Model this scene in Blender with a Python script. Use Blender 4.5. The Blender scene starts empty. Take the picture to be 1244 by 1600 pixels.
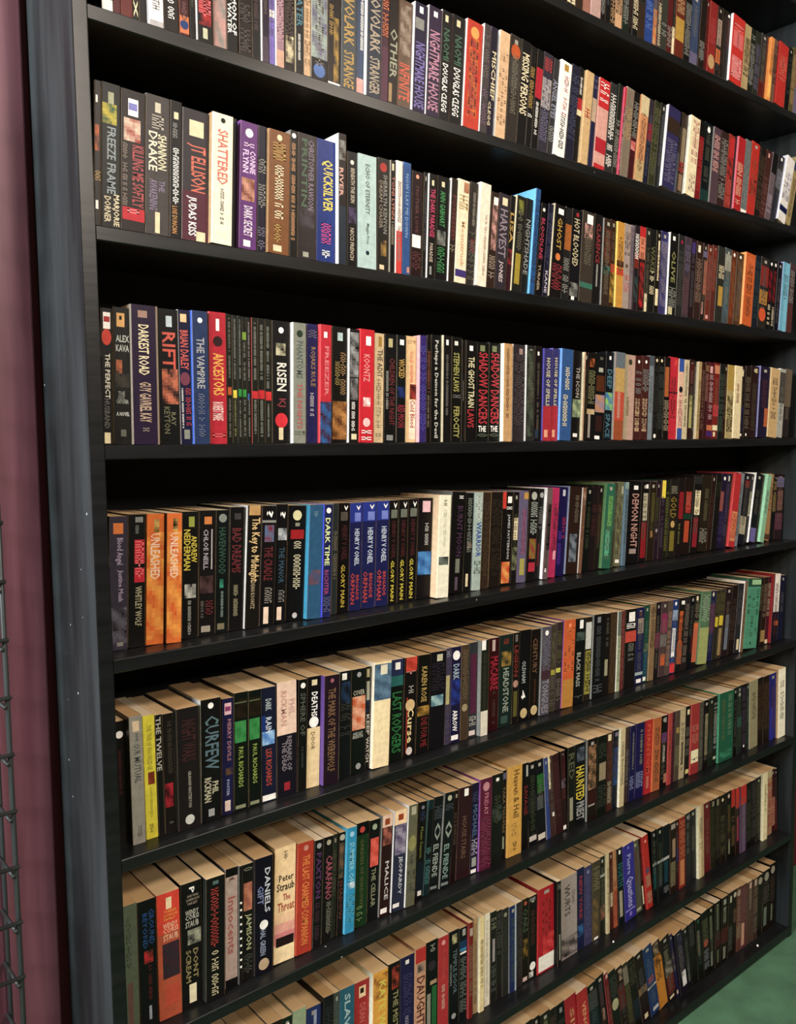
import bpy, bmesh, math, random
from mathutils import Matrix, Vector, Euler

# ---------------------------------------------------------------- camera, world, lights
S = bpy.context.scene
COL = S.collection
CAM = ((0.7732708,0.0610013,-0.6311348,-0.388501),(-0.6339638,0.0556607,-0.7713571,-1.048815),(-0.0119244,0.9965845,0.0817134,-0.001149))
cd = bpy.data.cameras.new('camera')
cd.sensor_fit = 'VERTICAL'; cd.sensor_height = 24.0; cd.sensor_width = 24.0 * 1244 / 1600
cd.lens = 19.85803; cd.clip_start = 0.01; cd.clip_end = 50
cam = bpy.data.objects.new('camera', cd); COL.objects.link(cam)
cam.matrix_world = Matrix((CAM[0], CAM[1], CAM[2], (0, 0, 0, 1)))
S.camera = cam
S.view_settings.view_transform = 'Standard'
S.view_settings.look = 'None'
S.view_settings.exposure = 0.0
S.view_settings.gamma = 1.0
S.view_settings.use_curve_mapping = False

world = bpy.data.worlds.new('room_ambient'); S.world = world
world.use_nodes = True
bg = world.node_tree.nodes['Background']
bg.inputs[0].default_value = (1.0, 0.86, 0.74, 1); bg.inputs[1].default_value = 0.05

def area(name, loc, target, size, sizey, power, color):
    l = bpy.data.lights.new(name, 'AREA'); l.shape = 'RECTANGLE'; l.size = size; l.size_y = sizey
    l.energy = power; l.color = color
    o = bpy.data.objects.new(name, l); COL.objects.link(o); o.location = loc
    o.rotation_euler = (Vector(target) - Vector(loc)).to_track_quat('-Z', 'Y').to_euler()
    return o
# warm ceiling fittings of the shop aisle, an added rear fill, and cooler daylight from the shop window on the left
area('ceiling_light_near', (0.30, -1.85, 1.38), (0.5, -0.5, -0.6), 0.5, 0.5, 56, (1.0, 0.88, 0.76))
area('ceiling_light_far', (1.60, -1.75, 1.38), (1.5, -0.4, -0.7), 0.5, 0.5, 30, (1.0, 0.86, 0.72))
area('rear_fill_light', (0.70, -3.10, 1.36), (0.8, -0.2, -0.9), 0.6, 0.6, 70, (1.0, 0.88, 0.76))  # added fill with no known fitting, brightens the lower shelves
area('shop_window', (-2.4, -0.40, 0.95), (0.0, 0.1, 0.1), 1.2, 1.0, 215, (0.92, 0.96, 1.0))

# ---------------------------------------------------------------- helpers
L = 1.8350
SH = [(0.79704, 0.0027, -0.00186), (0.52657, 0.00116, -0.00763), (0.26795, -0.00302, -0.00345), (-0.0, -0.00106, -0.00165), (-0.27205, 0.00192, 0.0004), (-0.53613, -0.00233, 0.00026), (-0.79884, -0.0047, 0.00831), (-1.0756, 0.00347, 0.00387), (-1.33984, 0.0024, -0.00238)]
def zsh(r, x):
    a, b, c = SH[r]
    return a + b * x / L + c * 4 * x / L * (1 - x / L)

def lin(h):
    out = []
    for i in (0, 2, 4):
        v = int(h[i:i+2], 16) / 255
        out.append(v / 12.92 if v <= 0.04045 else ((v + 0.055) / 1.055) ** 2.4)
    return tuple(out)

def mat(name):
    m = bpy.data.materials.new(name); m.use_nodes = True
    return m, m.node_tree, m.node_tree.nodes['Principled BSDF']

def link_mesh(name, bm, m, parent=None, smooth=False):
    me = bpy.data.meshes.new(name); bm.to_mesh(me); bm.free()
    for q in (m if isinstance(m, (list, tuple)) else [m]): me.materials.append(q)
    if smooth:
        for p in me.polygons: p.use_smooth = True
    o = bpy.data.objects.new(name, me); COL.objects.link(o)
    if parent: o.parent = parent
    return o

def bm_box(bm, x0, x1, y0, y1, z0, z1, bevel=0):
    r = bmesh.ops.create_cube(bm, size=1)
    vs = r['verts']
    for v in vs:
        v.co = Vector(((x0 + x1) / 2 + v.co.x * (x1 - x0), (y0 + y1) / 2 + v.co.y * (y1 - y0), (z0 + z1) / 2 + v.co.z * (z1 - z0)))
    if bevel:
        es = list({e for v in vs for e in v.link_edges})
        bmesh.ops.bevel(bm, geom=es, offset=bevel, segments=2, affect='EDGES', profile=0.6)

def empty(name, label=None, cat=None, group=None, loc=(0, 0, 0)):
    o = bpy.data.objects.new(name, None); COL.objects.link(o); o.location = loc; o.empty_display_size = 0.05
    if label: o['label'] = label
    if cat: o['category'] = cat
    if group: o['group'] = group
    return o

# ---------------------------------------------------------------- materials
def paint(name, base, rough, streak, bump=0.15, scale=(60, 60, 3), speck=0.0):
    m, nt, b = mat(name)
    N, K = nt.nodes, nt.links
    tc = N.new('ShaderNodeTexCoord'); mp = N.new('ShaderNodeMapping'); mp.inputs['Scale'].default_value = scale
    no = N.new('ShaderNodeTexNoise'); no.inputs['Scale'].default_value = 1.0; no.inputs['Detail'].default_value = 6
    cr = N.new('ShaderNodeValToRGB')
    cr.color_ramp.elements[0].color = (*base, 1); cr.color_ramp.elements[1].color = (*streak, 1)
    cr.color_ramp.elements[0].position = 0.35; cr.color_ramp.elements[1].position = 0.75
    K.new(tc.outputs['Object'], mp.inputs[0]); K.new(mp.outputs[0], no.inputs['Vector']); K.new(no.outputs['Fac'], cr.inputs[0])
    out = cr.outputs[0]
    if speck:
        vo = N.new('ShaderNodeTexVoronoi'); vo.inputs['Scale'].default_value = 34
        cmp_ = N.new('ShaderNodeMath'); cmp_.operation = 'LESS_THAN'; cmp_.inputs[1].default_value = 0.05
        n2 = N.new('ShaderNodeTexNoise'); n2.inputs['Scale'].default_value = 5
        c2 = N.new('ShaderNodeMath'); c2.operation = 'GREATER_THAN'; c2.inputs[1].default_value = 0.57
        mu = N.new('ShaderNodeMath'); mu.operation = 'MULTIPLY'
        K.new(tc.outputs['Object'], vo.inputs['Vector']); K.new(tc.outputs['Object'], n2.inputs['Vector'])
        K.new(vo.outputs['Distance'], cmp_.inputs[0]); K.new(n2.outputs['Fac'], c2.inputs[0])
        K.new(cmp_.outputs[0], mu.inputs[0]); K.new(c2.outputs[0], mu.inputs[1])
        mx = N.new('ShaderNodeMixRGB'); mx.inputs[2].default_value = (speck, speck, speck * 0.95, 1)
        K.new(mu.outputs[0], mx.inputs[0]); K.new(out, mx.inputs[1]); out = mx.outputs[0]
    K.new(out, b.inputs['Base Color'])
    b.inputs['Roughness'].default_value = rough; b.inputs['Specular IOR Level'].default_value = 0.3
    bu = N.new('ShaderNodeBump'); bu.inputs['Strength'].default_value = bump; bu.inputs['Distance'].default_value = 0.002
    K.new(no.outputs['Fac'], bu.inputs['Height']); K.new(bu.outputs[0], b.inputs['Normal'])
    return m
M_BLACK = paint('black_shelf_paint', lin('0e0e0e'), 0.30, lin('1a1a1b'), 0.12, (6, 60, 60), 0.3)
M_SIDE_SHEEN = paint('black_paint_side_sheen', lin('161819'), 0.42, lin('34393a'), 0.10, (40, 24, 2.6), 0.5)  # black brushed paint, its tones lightened to carry the side sheen
M_BACK = paint('black_back_paint', lin('0c0b0b'), 0.75, lin('121111'), 0.05)
M_PLUM = paint('plum_paint', lin('56303a'), 0.45, lin('7e525c'), 0.25, (30, 30, 1.6), 0.25)
M_PLUMD = paint('plum_wall_paint', lin('541820'), 0.6, lin('64202c'), 0.2, (30, 30, 2))
M_WIRE = paint('black_wire_enamel', lin('2c2e2e'), 0.35, lin('3c4040'), 0.1)
M_CEIL = paint('ceiling_paint', lin('b8b0a4'), 0.9, lin('c0b8ac'), 0.1, (8, 8, 8))
# green loop carpet
M_CARPET, nt, b = mat('green_carpet')
tc = nt.nodes.new('ShaderNodeTexCoord')
n1 = nt.nodes.new('ShaderNodeTexNoise'); n1.inputs['Scale'].default_value = 14; n1.inputs['Detail'].default_value = 8
cr = nt.nodes.new('ShaderNodeValToRGB'); cr.color_ramp.elements[0].color = (*lin('2a4630'), 1); cr.color_ramp.elements[1].color = (*lin('507a5a'), 1)
n2 = nt.nodes.new('ShaderNodeTexNoise'); n2.inputs['Scale'].default_value = 420
bu = nt.nodes.new('ShaderNodeBump'); bu.inputs['Strength'].default_value = 0.6; bu.inputs['Distance'].default_value = 0.004
nt.links.new(tc.outputs['Object'], n1.inputs['Vector']); nt.links.new(tc.outputs['Object'], n2.inputs['Vector'])
nt.links.new(n1.outputs['Fac'], cr.inputs[0]); nt.links.new(cr.outputs[0], b.inputs['Base Color'])
nt.links.new(n2.outputs['Fac'], bu.inputs['Height']); nt.links.new(bu.outputs[0], b.inputs['Normal'])
b.inputs['Roughness'].default_value = 0.95
# printed card covers: print colour and painted glare, mostly on left covers, are stored on the faces
M_COVER, nt, b = mat('printed_cover')
at = nt.nodes.new('ShaderNodeAttribute'); at.attribute_name = 'Col'
tc = nt.nodes.new('ShaderNodeTexCoord')
sc = nt.nodes.new('ShaderNodeTexNoise'); sc.inputs['Scale'].default_value = 260; sc.inputs['Detail'].default_value = 3
mr = nt.nodes.new('ShaderNodeMapRange'); mr.inputs['To Min'].default_value = 0.24; mr.inputs['To Max'].default_value = 0.46
nt.links.new(tc.outputs['Object'], sc.inputs['Vector']); nt.links.new(sc.outputs['Fac'], mr.inputs['Value'])
nt.links.new(mr.outputs[0], b.inputs['Roughness']); b.inputs['Specular IOR Level'].default_value = 0.16
pn = nt.nodes.new('ShaderNodeTexNoise'); pn.inputs['Scale'].default_value = 120; pn.inputs['Detail'].default_value = 4
pm = nt.nodes.new('ShaderNodeMapRange'); pm.inputs['From Min'].default_value = 0.3; pm.inputs['From Max'].default_value = 0.7
pm.inputs['To Min'].default_value = 0.86; pm.inputs['To Max'].default_value = 1.1
pv = nt.nodes.new('ShaderNodeVectorMath'); pv.operation = 'SCALE'
nt.links.new(tc.outputs['Object'], pn.inputs['Vector']); nt.links.new(pn.outputs['Fac'], pm.inputs['Value'])
nt.links.new(at.outputs['Color'], pv.inputs[0]); nt.links.new(pm.outputs[0], pv.inputs['Scale']); nt.links.new(pv.outputs[0], b.inputs['Base Color'])
M_INK, nt, b = mat('printed_ink')
at = nt.nodes.new('ShaderNodeAttribute'); at.attribute_name = 'Col'
nt.links.new(at.outputs['Color'], b.inputs['Base Color']); b.inputs['Roughness'].default_value = 0.45
M_PAGE, nt, b = mat('page_edges')
at = nt.nodes.new('ShaderNodeAttribute'); at.attribute_name = 'Col'
tc = nt.nodes.new('ShaderNodeTexCoord'); wv = nt.nodes.new('ShaderNodeTexWave'); wv.inputs['Scale'].default_value = 420; wv.inputs['Distortion'].default_value = 3
mr = nt.nodes.new('ShaderNodeMapRange'); mr.inputs['To Min'].default_value = 0.82; mr.inputs['To Max'].default_value = 1.05
mx = nt.nodes.new('ShaderNodeVectorMath'); mx.operation = 'SCALE'
nt.links.new(tc.outputs['Object'], wv.inputs['Vector']); nt.links.new(wv.outputs['Fac'], mr.inputs['Value'])
nt.links.new(at.outputs['Color'], mx.inputs[0]); nt.links.new(mr.outputs[0], mx.inputs['Scale'])
nt.links.new(mx.outputs[0], b.inputs['Base Color']); b.inputs['Roughness'].default_value = 0.9

# ---------------------------------------------------------------- the setting
FLOOR = -1.367
def struct(name, box, m, bevel=0):
    bm = bmesh.new(); bm_box(bm, *box, bevel=bevel)
    o = link_mesh(name, bm, m); o['kind'] = 'structure'; return o
struct('floor', (-3.2, 4.2, -3.4, 0.30, FLOOR - 0.05, FLOOR), M_CARPET)
struct('wall_back', (-3.2, 4.2, 0.176, 0.30, FLOOR, 1.42), M_PLUMD)
struct('ceiling', (-3.2, 4.2, -3.4, 0.30, 1.42, 1.47), M_CEIL)
# plum painted plank standing against the wall beside the bookcase
bm = bmesh.new()
bm_box(bm, -0.235, -0.0308, 0.1665, 0.1758, FLOOR, 1.42, 0.0025)
for v in bm.verts:
    if v.co.x > -0.1: v.co.x += 0.0052 * v.co.z
o = link_mesh('trim_1', bm, M_PLUM); o['kind'] = 'structure'

# ---------------------------------------------------------------- the bookcase
TH = 0.0185
case = empty('bookcase', 'tall black painted bookcase packed with paperbacks from floor to ceiling', 'bookcase', loc=(0, 0, FLOOR))
def cpart(name, bm, m=M_BLACK):
    o = link_mesh(name, bm, m); o.parent = case; o.matrix_parent_inverse = Matrix.Translation((0, 0, -FLOOR)); return o
CASE_TOP = 1.10
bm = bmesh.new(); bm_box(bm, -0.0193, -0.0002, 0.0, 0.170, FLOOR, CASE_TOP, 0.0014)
for f in bm.faces: f.material_index = 1 if f.calc_center_median().y < 0.0012 else 0   # brushed side boards lightened to paint in sheen, front edge in the shelf paint
cpart('side_panel', bm, [M_SIDE_SHEEN, M_BLACK])
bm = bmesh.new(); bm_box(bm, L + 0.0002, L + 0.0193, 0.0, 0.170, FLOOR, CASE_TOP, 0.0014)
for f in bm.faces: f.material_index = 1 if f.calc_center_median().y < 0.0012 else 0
cpart('side_panel', bm, [M_SIDE_SHEEN, M_BLACK])
bm = bmesh.new(); bm_box(bm, -0.019, L + 0.019, 0.1702, 0.1755, FLOOR, CASE_TOP); cpart('back_panel', bm, M_BACK)
def shelf_board(zf, th=TH):
    bm = bmesh.new(); n = 28; r = 0.0015; rows = []
    prof = [(0.0, -r), (r * 0.4, -r * 0.4), (r, 0.0), (0.1700, 0.0), (0.1700, -th), (r, -th), (0.0, -th + r)]
    for i in range(n + 1):
        x = L * i / n; z = zf(x)
        rows.append([bm.verts.new((x, y, z + dz)) for y, dz in prof])
    k = len(prof)
    for a, c in zip(rows, rows[1:]):
        for j in range(k):
            bm.faces.new((a[j], a[(j + 1) % k], c[(j + 1) % k], c[j]))
    bm.faces.new(rows[0][::-1]); bm.faces.new(rows[-1])
    bmesh.ops.recalc_face_normals(bm, faces=bm.faces)
    return bm
cpart('shelf', shelf_board(lambda x: 1.0735))
for r in range(8): cpart('shelf', shelf_board(lambda x, r=r: zsh(r, x)))
cpart('base_board', shelf_board(lambda x: zsh(8, x), 0.026))

# ---------------------------------------------------------------- paperbacks
class Acc:
    """collects coloured faces for one mesh"""
    def __init__(s): s.v = []; s.f = []; s.c = []; s.m = []
    def face(s, pts, c, m=0):
        n = len(s.v); s.v += pts; s.f.append(tuple(range(n, n + len(pts)))); s.c.append(c); s.m.append(m)
    def add(s, verts, faces, c, m=0):
        n = len(s.v); s.v += verts
        for f in faces: s.f.append(tuple(i + n for i in f)); s.c.append(c); s.m.append(m)
    def merge(s, o, M, m):
        n = len(s.v); s.v += [tuple(M @ Vector(v)) for v in o.v]
        s.f += [tuple(i + n for i in f) for f in o.f]; s.c += o.c; s.m += [m] * len(o.f)
    def build(s, name, mats, parent=None):
        me = bpy.data.meshes.new(name); me.from_pydata(s.v, [], s.f)
        for q in mats: me.materials.append(q)
        a = me.color_attributes.new('Col', 'FLOAT_COLOR', 'CORNER')
        buf = []
        for f, c in zip(s.f, s.c): buf += list((*c, 1.0)) * len(f)
        a.data.foreach_set('color', buf)
        me.polygons.foreach_set('material_index', s.m)
        me.update()
        o = bpy.data.objects.new(name, me); COL.objects.link(o)
        if parent: o.parent = parent
        return o

_tc = {}
def glyphs(txt):
    """outline mesh of a word, normalised to a unit box"""
    if txt in _tc: return _tc[txt]
    cu = bpy.data.curves.new('lettering', 'FONT'); cu.body = txt; cu.resolution_u = 1; cu.fill_mode = 'FRONT'; cu.offset = 0.018
    ob = bpy.data.objects.new('lettering', cu)
    me = ob.to_mesh()
    vs = [(v.co.x, v.co.y) for v in me.vertices]; fs = [tuple(p.vertices) for p in me.polygons]
    ob.to_mesh_clear(); bpy.data.objects.remove(ob); bpy.data.curves.remove(cu)
    if not vs: _tc[txt] = ([], []); return _tc[txt]
    x0 = min(v[0] for v in vs); x1 = max(v[0] for v in vs); y0 = min(v[1] for v in vs); y1 = max(v[1] for v in vs)
    vs = [((v[0] - x0) / (x1 - x0), (v[1] - y0) / (y1 - y0)) for v in vs]
    _tc[txt] = (vs, fs); return _tc[txt]

def ALB(h):
    c = lin(h); g = 0.3 * c[0] + 0.55 * c[1] + 0.15 * c[2]
    return tuple(min(0.9, 0.95 * (v * 0.9 + g * 0.1) ** 1.13 + 0.0006) for v in c)

def mix(a, b, t): return tuple(p * (1 - t) + q * t for p, q in zip(a, b))

def make_book(t, h, base, side, feats, rng):
    """cover, page block and print of one paperback standing on its tail, spine at y = 0, leaning axis at the origin"""
    D = 0.106; c = 0.00028; r = min(0.0014, t * 0.2)
    cov, page, ink = Acc(), Acc(), []
    B, SD = ALB(base), ALB(side); rim = ALB('d0c4ac')  # pale side colours paint edge glare on the left cover, others are its own
    arcl = [(r * (1 - math.cos(a)), r * (1 - math.sin(a))) for a in (0, math.pi / 6, math.pi / 3, math.pi / 2)]
    prof = [(0, D)] + arcl + [(t - x, y) for x, y in arcl[::-1]] + [(t, D)]
    cols = [SD] + [mix(SD, B, 0.3), mix(SD, B, 0.7), B] + [B] + [B] * 3 + [B]
    n = len(prof)
    for i in range(n - 1):
        (xa, ya), (xb, yb) = prof[i], prof[i + 1]
        cov.face([(xa, ya, 0), (xb, yb, 0), (xb, yb, h), (xa, ya, h)], cols[i])
    inner = [(c, D), (c, r + c), (r + c, c), (t - r - c, c), (t - c, r + c), (t - c, D)]
    for i in range(5):
        (xa, ya), (xb, yb) = inner[i], inner[i + 1]
        cov.face([(xb, yb, 0), (xa, ya, 0), (xa, ya, h), (xb, yb, h)], rim)
    om = [prof[0], prof[1], prof[4], prof[5], prof[8], prof[9]]
    for z, fl in ((0, 1), (h, 0)):
        for i in range(5):
            q = [(*om[i], z), (*om[i + 1], z), (*inner[i + 1], z), (*inner[i], z)]
            cov.face(q[::-1] if fl else q, rim)
        for a3, q0, q1 in (((prof[1], prof[2], prof[3], prof[4]), 0, 0), ((prof[5], prof[6], prof[7], prof[8]), 0, 0)):
            q = [(x, y, z) for x, y in a3]; cov.face(q[::-1] if fl else q, rim)
    # pages
    k = rng.random(); pc = mix(ALB('c49a62'), ALB('eccc9c'), k)
    if rng.random() < 0.1: pc = mix(pc, ALB('f0e0c4'), 0.6)
    x0, x1, y0, y1, z0, z1 = c + .00006, t - c - .00006, c + .0002, D - 0.0015, 0.0008, h - 0.0001 - rng.random() * 0.0004
    # page block with slightly hollow head
    P = [(x0, y0), (x1, y0), (x1, y1), (x0, y1)]
    for i in range(4):
        (xa, ya), (xb, yb) = P[i], P[(i + 1) % 4]
        page.face([(xa, ya, z0), (xb, yb, z0), (xb, yb, z1), (xa, ya, z1)], pc)
    page.face([(x, y, z1) for x, y in P], pc); page.face([(x, y, z0) for x, y in P[::-1]], pc)
    # print on the spine
    w = t - 0.0006; X = lambda u: 0.0003 + u / 100 * w; Z = lambda f: h * (1 - f / 100)
    lay = 0
    for f in feats:
        kd, ab, uu, cs = f[:4]; txt = f[4] if len(f) > 4 else ''
        a, b_ = [float(q) for q in ab.split(',')]
        cs = [ALB(q) for q in cs.split('/')]
        u0, u1 = [float(q) for q in uu.split(',')] if uu else (0, 100)
        lay += 1; y = -0.00006 - 0.00002 * lay
        if kd == 'b':
            lo, hi = (max(X(u0), r * 0.5), min(X(u1), t - r * 0.5))
            if hi <= lo: lo, hi = X(u0), X(u1)
            cov.face([(lo, y, Z(b_)), (hi, y, Z(b_)), (hi, y, Z(a)), (lo, y, Z(a))], cs[0])
        elif kd == 'p':
            lo, hi = X(u0), X(u1); za, zb = Z(b_), Z(a)
            nx = max(2, min(6, int((hi - lo) / 0.0028))); nz = max(2, min(24, int((zb - za) / 0.0034)))
            c2 = cs[1] if len(cs) > 1 else B
            ph = [rng.random() * 6.3 for _ in range(4)]
            for i in range(nx):
                for j in range(nz):
                    s = 0.5 + 0.30 * math.sin(j * 0.9 + ph[0] + i * 0.7) + 0.22 * math.sin(j * 0.37 + ph[1]) * math.sin(i * 1.3 + ph[2]) + rng.uniform(-0.2, 0.2)
                    s = min(1, max(0, s))
                    xa = lo + (hi - lo) * i / nx; xb = lo + (hi - lo) * (i + 1) / nx
                    z_a = za + (zb - za) * j / nz; z_b = za + (zb - za) * (j + 1) / nz
                    cov.face([(xa, y, z_a), (xb, y, z_a), (xb, y, z_b), (xa, y, z_b)], mix(cs[0], c2, s))
        elif kd == 'o':
            zc = (Z(a) + Z(b_)) / 2; rz = (Z(a) - Z(b_)) / 2; xc = t / 2; rx = min(rz, t * 0.42)
            cov.face([(xc + rx * math.cos(q * math.pi / 8), y, zc + rz * math.sin(q * math.pi / 8)) for q in range(16)], cs[0])
        elif kd in 'ta':
            vs, fs = glyphs(txt)
            # reads from head to tail: letter tops towards the right edge
            pts = [(X(u0) + q[1] * (X(u1) - X(u0)), y - 0.0001, Z(a) - q[0] * (Z(a) - Z(b_))) for q in vs]
            q = Acc(); q.add(pts, fs, cs[0]); ink.append(('spine_title' if kd == 't' else 'author_name', q))
        elif kd == 'h':
            vs, fs = glyphs(txt)
            pts = [(X(u0) + q[0] * (X(u1) - X(u0)), y - 0.0001, Z(b_) + q[1] * (Z(a) - Z(b_))) for q in vs]
            q = Acc(); q.add(pts, fs, cs[0]); ink.append(('spine_title', q))
        elif kd == 's':
            lo, hi = X(u0), X(u1); hh = hi - lo; z = Z(a); ze = Z(b_); adv = max(0.0022, hh * 0.62)
            if hh > 0.012: adv = 0.006
            sm = Acc(); ink.append(('small_print', sm))
            def bar(xa, xb, za, zb): sm.face([(xa, y - 0.0001, zb), (xb, y - 0.0001, zb), (xb, y - 0.0001, za), (xa, y - 0.0001, za)], cs[0])
            while z - adv * 0.8 > ze:
                if rng.random() < 0.14: z -= adv * 0.7; continue
                g = adv * 0.8; st = adv * 0.22
                bar(lo, hi, z, z - st)
                q = rng.randrange(4)
                if q != 1: bar(lo, hi if q else lo + hh * .6, z - g + st, z - g)
                if q in (0, 2): bar(hi - hh * .2, hi, z, z - g)
                if q in (1, 3): bar(lo + hh * .4, lo + hh * .58, z, z - g)
                if q == 2: bar(lo, lo + hh * .2, z, z - g)
                z -= adv
    return cov, page, ink

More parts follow.
